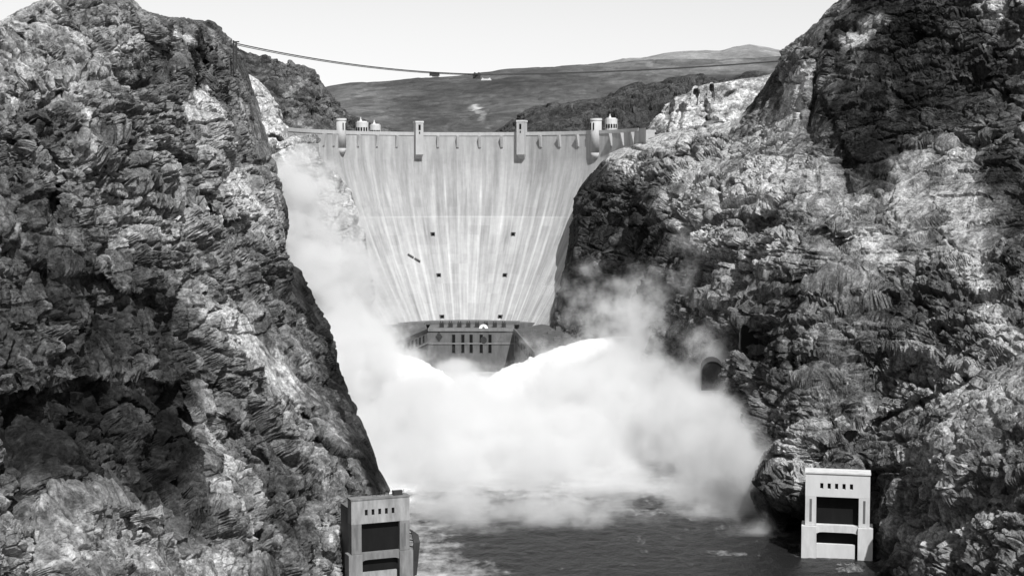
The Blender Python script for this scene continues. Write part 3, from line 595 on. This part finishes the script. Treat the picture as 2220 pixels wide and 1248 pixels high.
# intake towers standing in the lake, their tops showing over the crest
def intake(pxs, zt, Y, label, mirror=False):
    """pxs: list of (x0,x1,ytop) blocks"""
    s = Y / FPX
    t = empty('intake_tower', ((pxs[0][0] + pxs[0][1] - 2220) / 2 * s, Y, 100)); tag(t, label, 'intake tower', 'intake towers behind the crest')
    def X(p): return (p - 1110) * s - t.location.x
    def Zp(y): return CAM_H + (400 - y) * s - 100
    for i, (x0, x1, yt) in enumerate(pxs):
        h = abs(X(x1) - X(x0)) / 2 * .86; cxx = (X(x0) + X(x1)) / 2
        b = MB(); b.cyl(cxx, 0, 0, Zp(yt) - 1.2, h, h * .97, 16); bd = b.build('shaft', M_CONC_W, t)
        b = MB(); b.cyl(cxx, 0, Zp(yt) - 1.2, Zp(yt), h * .98, h * .98, 16); b.cyl(cxx, 0, Zp(yt), Zp(yt) + .8, h * .8, h * .75, 16); b.build('roof', M_CONC_W, bd)
        b = MB(); b.cyl(cxx - h * .2, 0, Zp(yt) + .8, Zp(yt) + 2.4, 1.3, 0.8, 10); b.cyl(cxx - h * .2, 0, Zp(yt) + 2.4, Zp(yt) + 4.4, .6, .25, 8); b.build('lantern', M_CONC_W, bd)
        for k in range(-2, 3):
            a = k * 0.42
            b = MB(); Mx = Matrix.Translation((cxx, 0, 0)) @ Matrix.Rotation(a, 4, 'Z')
            b.box(-.7, .7, -h * 1.01 - .05, -h * .9, Zp(yt) - 8, Zp(yt) - 4.6, Mx); b.build('window', M_DARK, bd)
intake([(770, 803, 266), (801, 829, 272)], 0, 1330, 'two-part pale intake tower with lantern tops beside the left round crest tower')
intake([(1308, 1340, 259)], 0, 1330, 'single pale intake tower with pointed lantern behind the right round crest tower')

# ------------------------------------------------------------------ powerhouse at the foot of the dam
ZR = 31.0
M_MID = plain_mat('grey_concrete', .19, var=.25)
pw = empty('powerhouse', (0, 0, 0)); tag(pw, 'grey U-shaped powerhouse with tall dark windows at the foot of the dam', 'power station')
b = MB(); b.box(-62, 1.7, 1110, 1160, 0, ZR); b.build('central_block', M_CONC_D, pw)
b = MB(); b.box(-95, 60, 1160.01, 1200, 0, ZR + .6); b.box(-66, 6, 1150, 1160, ZR + .01, ZR + 2.2); b.build('transformer_deck', M_CONC_D, pw)
b = MB(); b.box(-62, 1.7, 1109.2, 1110.6, ZR - 1, ZR + 1.0); b.box(-62, 1.7, 1109.5, 1110, ZR - 10.5, ZR - 9.6); b.build('parapet', M_MID, pw)
b = MB()
b.prism([(1.75, 1109.9, 0), (26, 1159.9, 0), (60, 1100, 0), (40, 952, 0), (14.6, 952, 0)], [(1.75, 1109.9, ZR), (26, 1159.9, ZR), (60, 1100, ZR), (40, 952, ZR), (14.6, 952, ZR)]); rw = b.build('wing', M_CONC_D, pw)
b = MB()
b.prism([(-62.05, 1109.9, 0), (-87.5, 952, 0), (-118, 952, 0), (-120, 1140, 0), (-66, 1159.9, 0)], [(-62.05, 1109.9, ZR), (-87.5, 952, ZR), (-118, 952, ZR), (-120, 1140, ZR), (-66, 1159.9, ZR)]); lw = b.build('wing', M_CONC_D, pw)
M_ROOF = plain_mat('roof_felt', .075, var=.4, sc=.15, streak=1)
b = MB(); b.prism([(2.3, 1109.9, ZR + .01), (26, 1159.8, ZR + .01), (59.8, 1100, ZR + .01), (39.8, 952.3, ZR + .01), (15.2, 952.3, ZR + .01)], [(2.3, 1109.9, ZR + .3), (26, 1159.8, ZR + .3), (59.8, 1100, ZR + .3), (39.8, 952.3, ZR + .3), (15.2, 952.3, ZR + .3)]); b.build('roof', M_ROOF, rw)
b = MB(); b.prism([(-62.7, 1109.9, ZR + .01), (-88, 952.3, ZR + .01), (-117.8, 952.3, ZR + .01), (-119.8, 1140, ZR + .01), (-66, 1159.8, ZR + .01)], [(-62.7, 1109.9, ZR + .3), (-88, 952.3, ZR + .3), (-117.8, 952.3, ZR + .3), (-119.8, 1140, ZR + .3), (-66, 1159.8, ZR + .3)]); b.build('roof', M_ROOF, lw)
for k in range(6):
    x = 24 + (k % 2) * 8 + (5 - k) * 1.5; y = 980 + k * 24
    b = MB(); b.box(x, x + 4, y, y + 6, ZR + .31, ZR + 2.6); b.cyl(x + 2, y + 3, ZR + 2.6, ZR + 3.6, .8); b.build('roof_vent', M_CONC_D, rw)
for k in range(8):
    x = -54 + k * 6.6
    b = MB(); b.box(x, x + 3.2, 1128, 1133, ZR + .01, ZR + 3.4); b.cyl(x + .8, 1130, ZR + 3.4, ZR + 4.6, .3); b.cyl(x + 2.4, 1130, ZR + 3.4, ZR + 4.6, .3); b.build('transformer', M_STEEL, pw)
s = 1110 / FPX
for px in (983, 1003, 1021, 1043, 1062):
    x = (px - 1110) * s
    for (z0, z1) in ((21.5, 27.5), (14.0, 20.8)):
        b = MB(); b.box(x - 1.15, x + 1.15, 1109.9, 1110.3, z0, z1); wd = b.build('window', M_DARK, pw)
        b = MB(); b.box(x - 1.5, x - 1.15, 1109.6, 1110.2, z0, z1); b.box(x + 1.15, x + 1.5, 1109.6, 1110.2, z0, z1); b.build('frame', M_CONC_D, wd)
x = (951 - 1110) * s; z = 26.0
b = MB(); b.prism([(x - 2.6, 1109.6, z), (x, 1109.6, z - 3.6), (x + 2.6, 1109.6, z), (x, 1109.6, z + 3.6)], [(x - 2.6, 1110.1, z), (x, 1110.1, z - 3.6), (x + 2.6, 1110.1, z), (x, 1110.1, z + 3.6)]); b.build('diamond_panel', M_STEEL, pw)
x = (1048 - 1110) * s
b = MB(); ar = [(x + 3.3 * math.cos(a), 1109.0, ZR + 1.0 + 2.9 * math.sin(a)) for a in [math.pi * k / 14 for k in range(15)]]
b.prism(ar, [(p[0], 1112.0, p[2]) for p in ar]); ag = b.build('arched_gable', plain_mat('white_paint', .8, var=.03), pw)
b = MB(); ar = [(x + 1.0 * math.cos(a), 1108.9, ZR + 1.1 + 1.3 * math.sin(a)) for a in [math.pi * k / 8 for k in range(9)]]
b.prism(ar, [(p[0], 1109.05, p[2]) for p in ar]); b.build('lunette', M_CONC_D, ag)
b = MB(); ar = [(x + 2.4 * math.cos(a), 1109.45, 23.4 + 2.6 * math.sin(a)) for a in [2 * math.pi * k / 18 for k in range(18)]]
b.prism(ar, [(p[0], 1109.95, p[2]) for p in ar]); b.build('round_panel', M_STEEL, pw)
# left wing: roof edge band and row of tall windows on its river face
p0, p1 = Vector((-62.05, 1109.9, 0)), Vector((-87.5, 952, 0)); d = (p1 - p0).normalized(); nrm = Vector((-d.y, d.x, 0)); nrm = nrm if nrm.x > 0 else -nrm
ang = math.atan2(d.y, d.x); Mw = Matrix.Translation(p0) @ Matrix.Rotation(ang, 4, 'Z'); sg = 1 if (Mw.to_3x3() @ Vector((0, 1, 0))).dot(nrm) > 0 else -1
def yy(a, b_): return (min(a * sg, b_ * sg), max(a * sg, b_ * sg))
b = MB(); y0, y1 = yy(-.5, .7); b.box(0.5, 158, y0, y1, ZR - .8, ZR + 1.1, Mw); b.build('roof_edge', M_STEEL, lw)
b = MB(); y0, y1 = yy(-.5, .5); b.box(0.5, 158, y0, y1, ZR - 10, ZR - 9.2, Mw); b.build('ledge', M_MID, lw)
for k in range(12):
    q = 10 + k * 12
    b = MB(); y0, y1 = yy(-.2, .12); b.box(q, q + 5.5, y0, y1, ZR - 8.2, ZR - 3.0, Mw); b.build('window', M_DARK, lw)
p0, p1 = Vector((1.75, 1109.9, 0)), Vector((14.6, 952, 0)); d = (p1 - p0).normalized(); ang = math.atan2(d.y, d.x); Mw = Matrix.Translation(p0) @ Matrix.Rotation(ang, 4, 'Z')
sg = 1 if (Mw.to_3x3() @ Vector((0, 1, 0))).x < 0 else -1
b = MB(); y0, y1 = yy(-.5, .6); b.box(0.5, 157, y0, y1, ZR - .8, ZR + 1.0, Mw); b.build('roof_edge', M_CONC_D, rw)
for k in range(12):
    q = 10 + k * 12
    b = MB(); y0, y1 = yy(-.2, .12); b.box(q, q + 5.5, y0, y1, ZR - 8.2, ZR - 3.0, Mw); b.build('window', M_DARK, rw)

# ------------------------------------------------------------------ the two gate frames at the river's edge
def gate_frame(loc, rz, label, mats):
    t = empty('outlet_gate_frame', loc, rz); tag(t, label, 'gate structure', 'outlet gate frames at the water')
    m, mw = mats; H = 31.4; hw = 12.2
    D = 8.0
    for s_ in (-1, 1):
        b = MB(); x0, x1 = sorted((s_ * hw, s_ * (hw - 4.2)))
        b.box(x0, x1, 0, D, 12, H - 8.6); pl = b.build('pillar', m, t, bevel=.12)
        xc = (x0 + x1) / 2
        b = MB(); b.box(xc - .45, xc + .45, -.05, .1, 13.5, H - 9.5); b.build('slot', M_CONC_D, pl)
        b = MB(); x0, x1 = sorted((s_ * (hw + 1.3), s_ * (hw - 4.4)))
        b.box(x0, x1, -.8, D + .2, -3, 11.95); b.build('pier', m, t, bevel=.12)
    # head beam, cut round its five windows
    z0, z1 = H - 8.55, H
    wins = [(-6.0 + 2.8 * k) for k in range(5)]; wz0, wz1 = H - 5.6, H - 3.5
    b = MB(); b.box(-hw, hw, 0, D, z0, wz0); b.box(-hw, hw, 0, D, wz1, z1)
    xs = [-hw] + [v for w_ in wins for v in (w_ - .6, w_ + .6)] + [hw]
    for i in range(0, len(xs), 2): b.box(xs[i], xs[i + 1], .003, D - .003, wz0 + .001, wz1 - .001)
    hb = b.build('head_beam', mw, t)
    for w_ in wins:
        b = MB(); b.box(w_ - .65, w_ + .65, 1.0, 1.3, wz0 - .05, wz1 + .05); b.build('window', M_DARK, hb)
    b = MB(); b.box(-hw - .25, hw + .25, -.35, D + .2, H + .01, H + .5); b.build('coping', m, hb)
    # cross beam with arched underside
    b = MB(); n = 12; xs = [-(hw - 4.25) + (2 * hw - 8.5) * k / n for k in range(n + 1)]
    for i in range(n):
        def zl(x): return 9.0 + .7 * min(1, max(0, (8.0 - abs(x)) / 1.6))
        b.prism([(xs[i], .3, zl(xs[i])), (xs[i + 1], .3, zl(xs[i + 1])), (xs[i + 1], 3.0, zl(xs[i + 1])), (xs[i], 3.0, zl(xs[i]))],
                [(xs[i], .3, 12.3), (xs[i + 1], .3, 12.3), (xs[i + 1], 3.0, 12.3), (xs[i], 3.0, 12.3)])
    b.build('cross_beam', m, t)
    b = MB(); b.box(-(hw - 4.45), hw - 5.4, .5, 2.2, -3, 5.2); gt = b.build('lower_gate', mw, t)
    b = MB(); b.box(-(hw - 4.25), hw - 4.25, 3.1, 3.6, -3, H - 8.6); b.build('shade_panel', M_DARK, t)  # black panel set near the front; its colour stands for the opening's shade
    b = MB(); b.box(-hw + 1, -hw + 4.0, D + .1, D + 22, -3, H - 6); b.box(hw - 4.0, hw - 1, D + .1, D + 22, -3, H - 6); b.box(-hw + 1, hw - 1, D + .1, D + 22, H - 5.9, H - 4); b.build('tunnel_collar', M_CONC_D, t)
    return t
grt = gate_frame((( 1824 - 1110) * 551 / FPX, 551, 0), -math.atan2(700, 3300), 'bright white concrete gate frame standing at the water below the right cliff', (plain_mat('weathered_pale_concrete', .52, var=.16, sc=.4), M_CONC_W))
grt.scale = (.95, 1, 1)
gl = gate_frame((-45.9, 514, 0), R(22), 'greyer concrete gate frame turned to the river at the foot of the left slope', (plain_mat('stained_concrete', .17, var=.4, sc=.35), plain_mat('stained_pale_concrete', .27, var=.35, sc=.35)))
gl.scale = (.85, .55, .955); gl.location.x = -44.9
# railing and small gear on the left frame's roof
b = MB()
Mr = Matrix.Translation((-44.9, 514, 30.5)) @ Matrix.Rotation(R(22), 4, 'Z')
for k in range(9):
    b.box(-2 + k * 1.4, -2 + k * 1.4 + .14, 2.8, 2.94, 0, 1.2 + (k % 3) * .25, Mr)
b.box(-2, 9.3, 2.8, 2.94, 1.0, 1.12, Mr); b.box(5, 8.3, 1.2, 2.7, 0, 1.6, Mr)
o = b.build('hoist', M_STEEL); tag(o, 'small dark hoist and railing on top of the left gate frame', 'hoist')
# curved dark steel guides beside the left frame
b = MB()
for k in range(4):
    X0, Y0 = -35.5 + k * .8, 526 + k * 1.6
    pts = [W(886 + k * 3, 1146 + k * 2, 528 + k), W(893 + k * 4, 1150 + k * 3, 528 + k), W(898 + k * 3.4, 1175, 527 + k), W(895 + k * 3.2, 1215, 526 + k), W(887 + k * 3.2, 1290, 522 + k)]
    b.tube(pts, .38)
for k in range(7):
    q0 = W(888, 1155 + k * 14, 528); q1 = W(903 - k * .5, 1158 + k * 14, 531); b.tube([q0, q1], .25)
o = b.build('steel_guides', M_STEEL); tag(o, 'curved dark steel guide rails going down to the water beside the left gate frame', 'steel rails')

# tunnel portals in the right wall
def portal(px, py, Y, wpx, hpx, rz, label):
    sc = Y / FPX; w_, h_ = wpx * sc / 2, hpx * sc
    t = empty('tunnel_portal', W(px, py + hpx / 2, Y), rz); tag(t, label, 'tunnel portal', 'tunnel portals in the right wall')
    def arch(w0, h0, y): return [(-w0, y, -3)] + [(-w0 * math.cos(math.pi * k / 14), y, h0 - w0 + w0 * math.sin(math.pi * k / 14)) for k in range(15)] + [(w0, y, -3)]
    b = MB(); a0, a1 = arch(w_ * 1.06, h_ + w_ * .06, 0), arch(w_, h_, 0); c0, c1 = arch(w_ * 1.06, h_ + w_ * .06, 20), arch(w_, h_, 20)
    vs = [[b.bm.verts.new(p) for p in q] for q in (a0, a1, c0, c1)]
    for i in range(len(a0) - 1):
        b.bm.faces.new((vs[0][i], vs[0][i + 1], vs[1][i + 1], vs[1][i])); b.bm.faces.new((vs[0][i], vs[2][i], vs[2][i + 1], vs[0][i + 1])); b.bm.faces.new((vs[1][i], vs[1][i + 1], vs[3][i + 1], vs[3][i]))
    b.build('collar', M_STEEL, t)
    b = MB(); b.prism(arch(w_ * .99, h_ * .99, .5), arch(w_ * .99, h_ * .99, 19)); b.build('dark_bore', M_DARK, t)
def rock_hit(px, py):
    bpy.context.view_layer.update()
    o_ = Vector((0, 0, CAM_H)); d_ = (Vector(W(px, py, 1000)) - o_).normalized()
    ok, loc, nn, ix = cliffR.ray_cast(o_, d_, distance=3000)
    return loc.y if ok else 800
def around(px, py, r): return sorted(rock_hit(px + a, py + b_) for a, b_ in ((0, 0), (-r, 0), (r, 0), (0, -r), (-r, r), (r, r)))[1]
portal(1625, 722, around(1625, 720, 16) - 1, 40, 46, -0.1, 'smaller upper dark arched tunnel mouth in the right cliff beside the spray')
portal(1545, 808, around(1545, 800, 22) + 1, 46, 50, -0.1, 'larger lower dark tunnel mouth half veiled by spray at the foot of the right cliff')

# ------------------------------------------------------------------ cableway over the canyon
def cable(name, a, m_, c, r, label):
    pts = []
    for k in range(41):
        t = k / 40; p = [(1 - t) ** 2 * a[i] + 2 * t * (1 - t) * m_[i] + t * t * c[i] for i in range(3)]
        pts.append(p)
    b = MB(); b.tube(pts, r, 5); o = b.build(name, M_STEEL); tag(o, label, 'cable', 'cables of the aerial cableway'); return o
# two spans meeting at the carriage
car = W(1040, 163, 930)
for k, (dy, r) in enumerate(((0, .30), (3.2, .22))):
    b = MB(); A = Vector(W(505, 93 + dy, 815)); C_ = Vector(W(1700, 131 + dy * .5, 985)); Bm = Vector(W(1040, 161 + dy * .6, 930)); pts = []
    for i in range(31):
        t = i / 30; p = A.lerp(Bm, t); p.z -= 9 * t * (1 - t) * 1.6; pts.append(p)
    for i in range(1, 31):
        t = i / 30; p = Bm.lerp(C_, t); p.z -= 9 * t * (1 - t) * .8; pts.append(p)
    b.tube(pts, r, 5); o = b.build('cableway_cable', M_STEEL)
    tag(o, ('upper thick cable of the cableway sagging across the canyon', 'lower thin cable of the cableway just under the thick one')[k], 'cable', 'cables of the aerial cableway')
cc = empty('cable_carriage', car); tag(cc, 'small dark carriage with pale load hanging mid-span from the cables', 'cable carriage')
b = MB(); b.box(-4.2, .5, -1, 1, -2.2, .8); b.cyl(-3, 0, .8, 1.6, .5); b.cyl(-.6, 0, .8, 1.6, .5); b.build('trolley', M_STEEL, cc)
b = MB(); b.prism([(0.8, -1, -3.2), (7.2, -1, -3.2), (6.2, -1, -1.6), (5.2, -1, -2.3), (2.6, -1, -2.3), (1.6, -1, -1.6)], [(0.8, 1, -3.2), (7.2, 1, -3.2), (6.2, 1, -1.6), (5.2, 1, -2.3), (2.6, 1, -2.3), (1.6, 1, -1.6)]); b.build('bucket', M_CONC_W, cc)
c2 = empty('cable_carriage', W(942, 159, 915)); tag(c2, 'tiny dark hanger on the cables left of the carriage', 'cable hanger')
b = MB(); b.box(-3, 3, -1, 1, -1.6, .4); b.build('trolley', M_STEEL, c2); b = MB(); b.box(-1.5, 2.5, -.6, .6, -2.2, -1.7); b.build('pallet', M_CONC_W, c2)
for i, (px, yt, yb) in enumerate(((506, 92, 150), (512, 96, 150))):
    p = W(px, yt - 4, 780); q = W(px, yb, 780); b = MB(); b.box(p[0] - .4, p[0] + .4, p[1] - .4, p[1] + .4, q[2], p[2])
    if i == 0: b.box(p[0] - .4, p[0] + 3, p[1] - .3, p[1] + .3, p[2] - 1, p[2] - .4)
    o = b.build('cableway_mast', M_STEEL); tag(o, ('left post with a short arm carrying the cables on the left ridge', 'plain right post of the pair on the left ridge')[i], 'mast', 'cableway masts')

# ------------------------------------------------------------------ jets of water from the canyon walls
M_JET, _t, _p = new_mat('white_water'); _p.inputs['Base Color'].default_value = g3(.66); _p.inputs['Roughness'].default_value = .9
_p.inputs['Subsurface Weight'].default_value = 0.0
def jet(pts, Y0, Y1, r0, r1, label, seed):
    n = 150; m = 40
    p = poly(pts, n); Yv = np.linspace(Y0, Y1, n); C = np.stack(W(p[:, 0], p[:, 1], Yv), -1)
    t = np.gradient(C, axis=0); t /= np.linalg.norm(t, axis=-1, keepdims=True)
    up = np.array([0, 0, 1.0]); u = np.cross(t, up); u /= np.linalg.norm(u, axis=-1, keepdims=True); v = np.cross(u, t)
    r = np.linspace(r0, r1, n)[:, None]; a = np.linspace(0, 2 * math.pi, m)[None, :]
    # the stream hangs below its crest line, thickening as it falls
    V = C[:, None] + (r * np.cos(a))[..., None] * u[:, None] * 1.6 + (r * (np.sin(a) - 1))[..., None] * v[:, None]
    dn = fbm(V * np.array([.35, .5, 1.4]), 5.0, 5, seed, gain=.7) * 2.8 + fbm(V * np.array([.4, 1, 1.5]), 1.6, 3, seed + 4, gain=.8) * 1.1
    ang = np.concatenate([(np.cos(a) * np.ones((n, 1)))[..., None] * u[:, None] + (np.sin(a) * np.ones((n, 1)))[..., None] * v[:, None]], -1)
    dn[:, -1] = dn[:, 0]
    V = V + ang * (dn * np.linspace(.25, 1.2, n)[:, None])[..., None]
    o = grid_mesh('water_jet', V, M_JET); tag(o, label, 'water jet', 'jets thrown out of the canyon walls'); return o
jet([(690, 741), (760, 743), (810, 752), (860, 768), (905, 787), (945, 812), (990, 860)], 940, 880, 3, 16, 'white water jet arching down from the left wall across the powerhouse', 5)
jet([(1390, 728), (1320, 731), (1265, 738), (1215, 752), (1160, 776), (1110, 797), (1070, 822), (1030, 860)], 930, 880, 3, 17, 'white water jet arching down from the right wall across the powerhouse', 9)

# ------------------------------------------------------------------ the spray cloud
def spray():
    x0, x1, y0, y1, z0, z1 = -175, 175, 585, 1185, -1.0, 165
    b = MB(); b.box(x0, x1, y0, y1, z0, z1)
    m = bpy.data.materials.new('spray'); m.use_nodes = True; t = m.node_tree; N, L = t.nodes, t.links; N.clear()
    outn = N.new('ShaderNodeOutputMaterial'); vol = N.new('ShaderNodeVolumePrincipled')
    vol.inputs['Color'].default_value = (.92, .92, .92, 1); vol.inputs['Anisotropy'].default_value = 0.0
    L.new(vol.outputs[0], outn.inputs['Volume'])
    geo = N.new('ShaderNodeNewGeometry')
    nz = N.new('ShaderNodeTexNoise'); nz.inputs['Scale'].default_value = 1 / 28.0; nz.inputs['Detail'].default_value = 6; nz.inputs['Roughness'].default_value = .68
    L.new(geo.outputs['Position'], nz.inputs['Vector'])
    # blobs by (px,py,Y) centre and radii in metres
    B = [(1010, 930, 880, 70, 110, 38, 1.0), (1150, 1000, 760, 80, 110, 36, 1.1), (1340, 930, 830, 72, 110, 50, 1.1), (930, 970, 760, 52, 120, 34, 1.1), (1400, 810, 920, 52, 70, 44, .9),
         (1050, 1060, 690, 62, 56, 12, .9), (1330, 1060, 690, 50, 60, 18, .9), (760, 820, 900, 50, 90, 52, 1.1), (700, 620, 990, 48, 60, 62, .8), (640, 450, 1040, 36, 50, 48, .65), (1540, 1100, 650, 38, 60, 20, .8), (1450, 740, 880, 46, 50, 46, .42), (1520, 960, 730, 44, 80, 42, 1.05),
         (1620, 1180, 590, 30, 46, 10, .45), (1590, 1010, 640, 26, 40, 26, .55), (1180, 1125, 625, 66, 34, 11, .8), (970, 1120, 625, 36, 40, 11, .75), (985, 802, 985, 24, 30, 10, .85), (1110, 885, 850, 42, 30, 18, 1.0), (905, 865, 850, 38, 30, 18, 1.0), (1350, 690, 950, 44, 40, 28, .34), (1345, 752, 905, 24, 22, 17, .7), (1548, 800, 750, 26, 20, 20, .38)]
    prev = None
    for (px, py, Y, rx, ry, rz, g) in B:
        c = W(px, py, Y)
        s_ = N.new('ShaderNodeVectorMath'); s_.operation = 'SUBTRACT'; L.new(geo.outputs['Position'], s_.inputs[0]); s_.inputs[1].default_value = c
        q = N.new('ShaderNodeVectorMath'); q.operation = 'DIVIDE'; L.new(s_.outputs[0], q.inputs[0]); q.inputs[1].default_value = (rx, ry, rz)
        ln = N.new('ShaderNodeVectorMath'); ln.operation = 'LENGTH'; L.new(q.outputs[0], ln.inputs[0])
        f = N.new('ShaderNodeMath'); f.operation = 'MULTIPLY_ADD'; L.new(ln.outputs['Value'], f.inputs[0]); f.inputs[1].default_value = -g; f.inputs[2].default_value = g
        if prev is None: prev = f
        else:
            mx = N.new('ShaderNodeMath'); mx.operation = 'SMOOTH_MAX'; mx.inputs[2].default_value = .15; L.new(prev.outputs[0], mx.inputs[0]); L.new(f.outputs[0], mx.inputs[1]); prev = mx
    a = N.new('ShaderNodeMath'); a.operation = 'MULTIPLY_ADD'; L.new(nz.outputs['Fac'], a.inputs[0]); a.inputs[1].default_value = 2.3; a.inputs[2].default_value = -1.2
    s2 = N.new('ShaderNodeMath'); s2.operation = 'ADD'; L.new(a.outputs[0], s2.inputs[0]); L.new(prev.outputs[0], s2.inputs[1])
    mr = N.new('ShaderNodeMapRange'); mr.interpolation_type = 'SMOOTHSTEP'; mr.inputs[1].default_value = -.05; mr.inputs[2].default_value = .55; mr.inputs[3].default_value = 0; mr.inputs[4].default_value = 1
    L.new(s2.outputs[0], mr.inputs[0])
    pwn = N.new('ShaderNodeMath'); pwn.operation = 'POWER'; L.new(mr.outputs[0], pwn.inputs[0]); pwn.inputs[1].default_value = 1.7
    d = N.new('ShaderNodeMath'); d.operation = 'MULTIPLY'; L.new(pwn.outputs[0], d.inputs[0]); d.inputs[1].default_value = .10
    L.new(d.outputs[0], vol.inputs['Density'])
    o = b.build('spray_mist', m); tag(o, 'great white cloud of spray boiling over the river in front of the powerhouse', 'spray cloud', kind='stuff')
    return o
spray()
cy.volume_step_rate = 0.3; cy.volume_preview_step_rate = .25; cy.volume_max_steps = 256
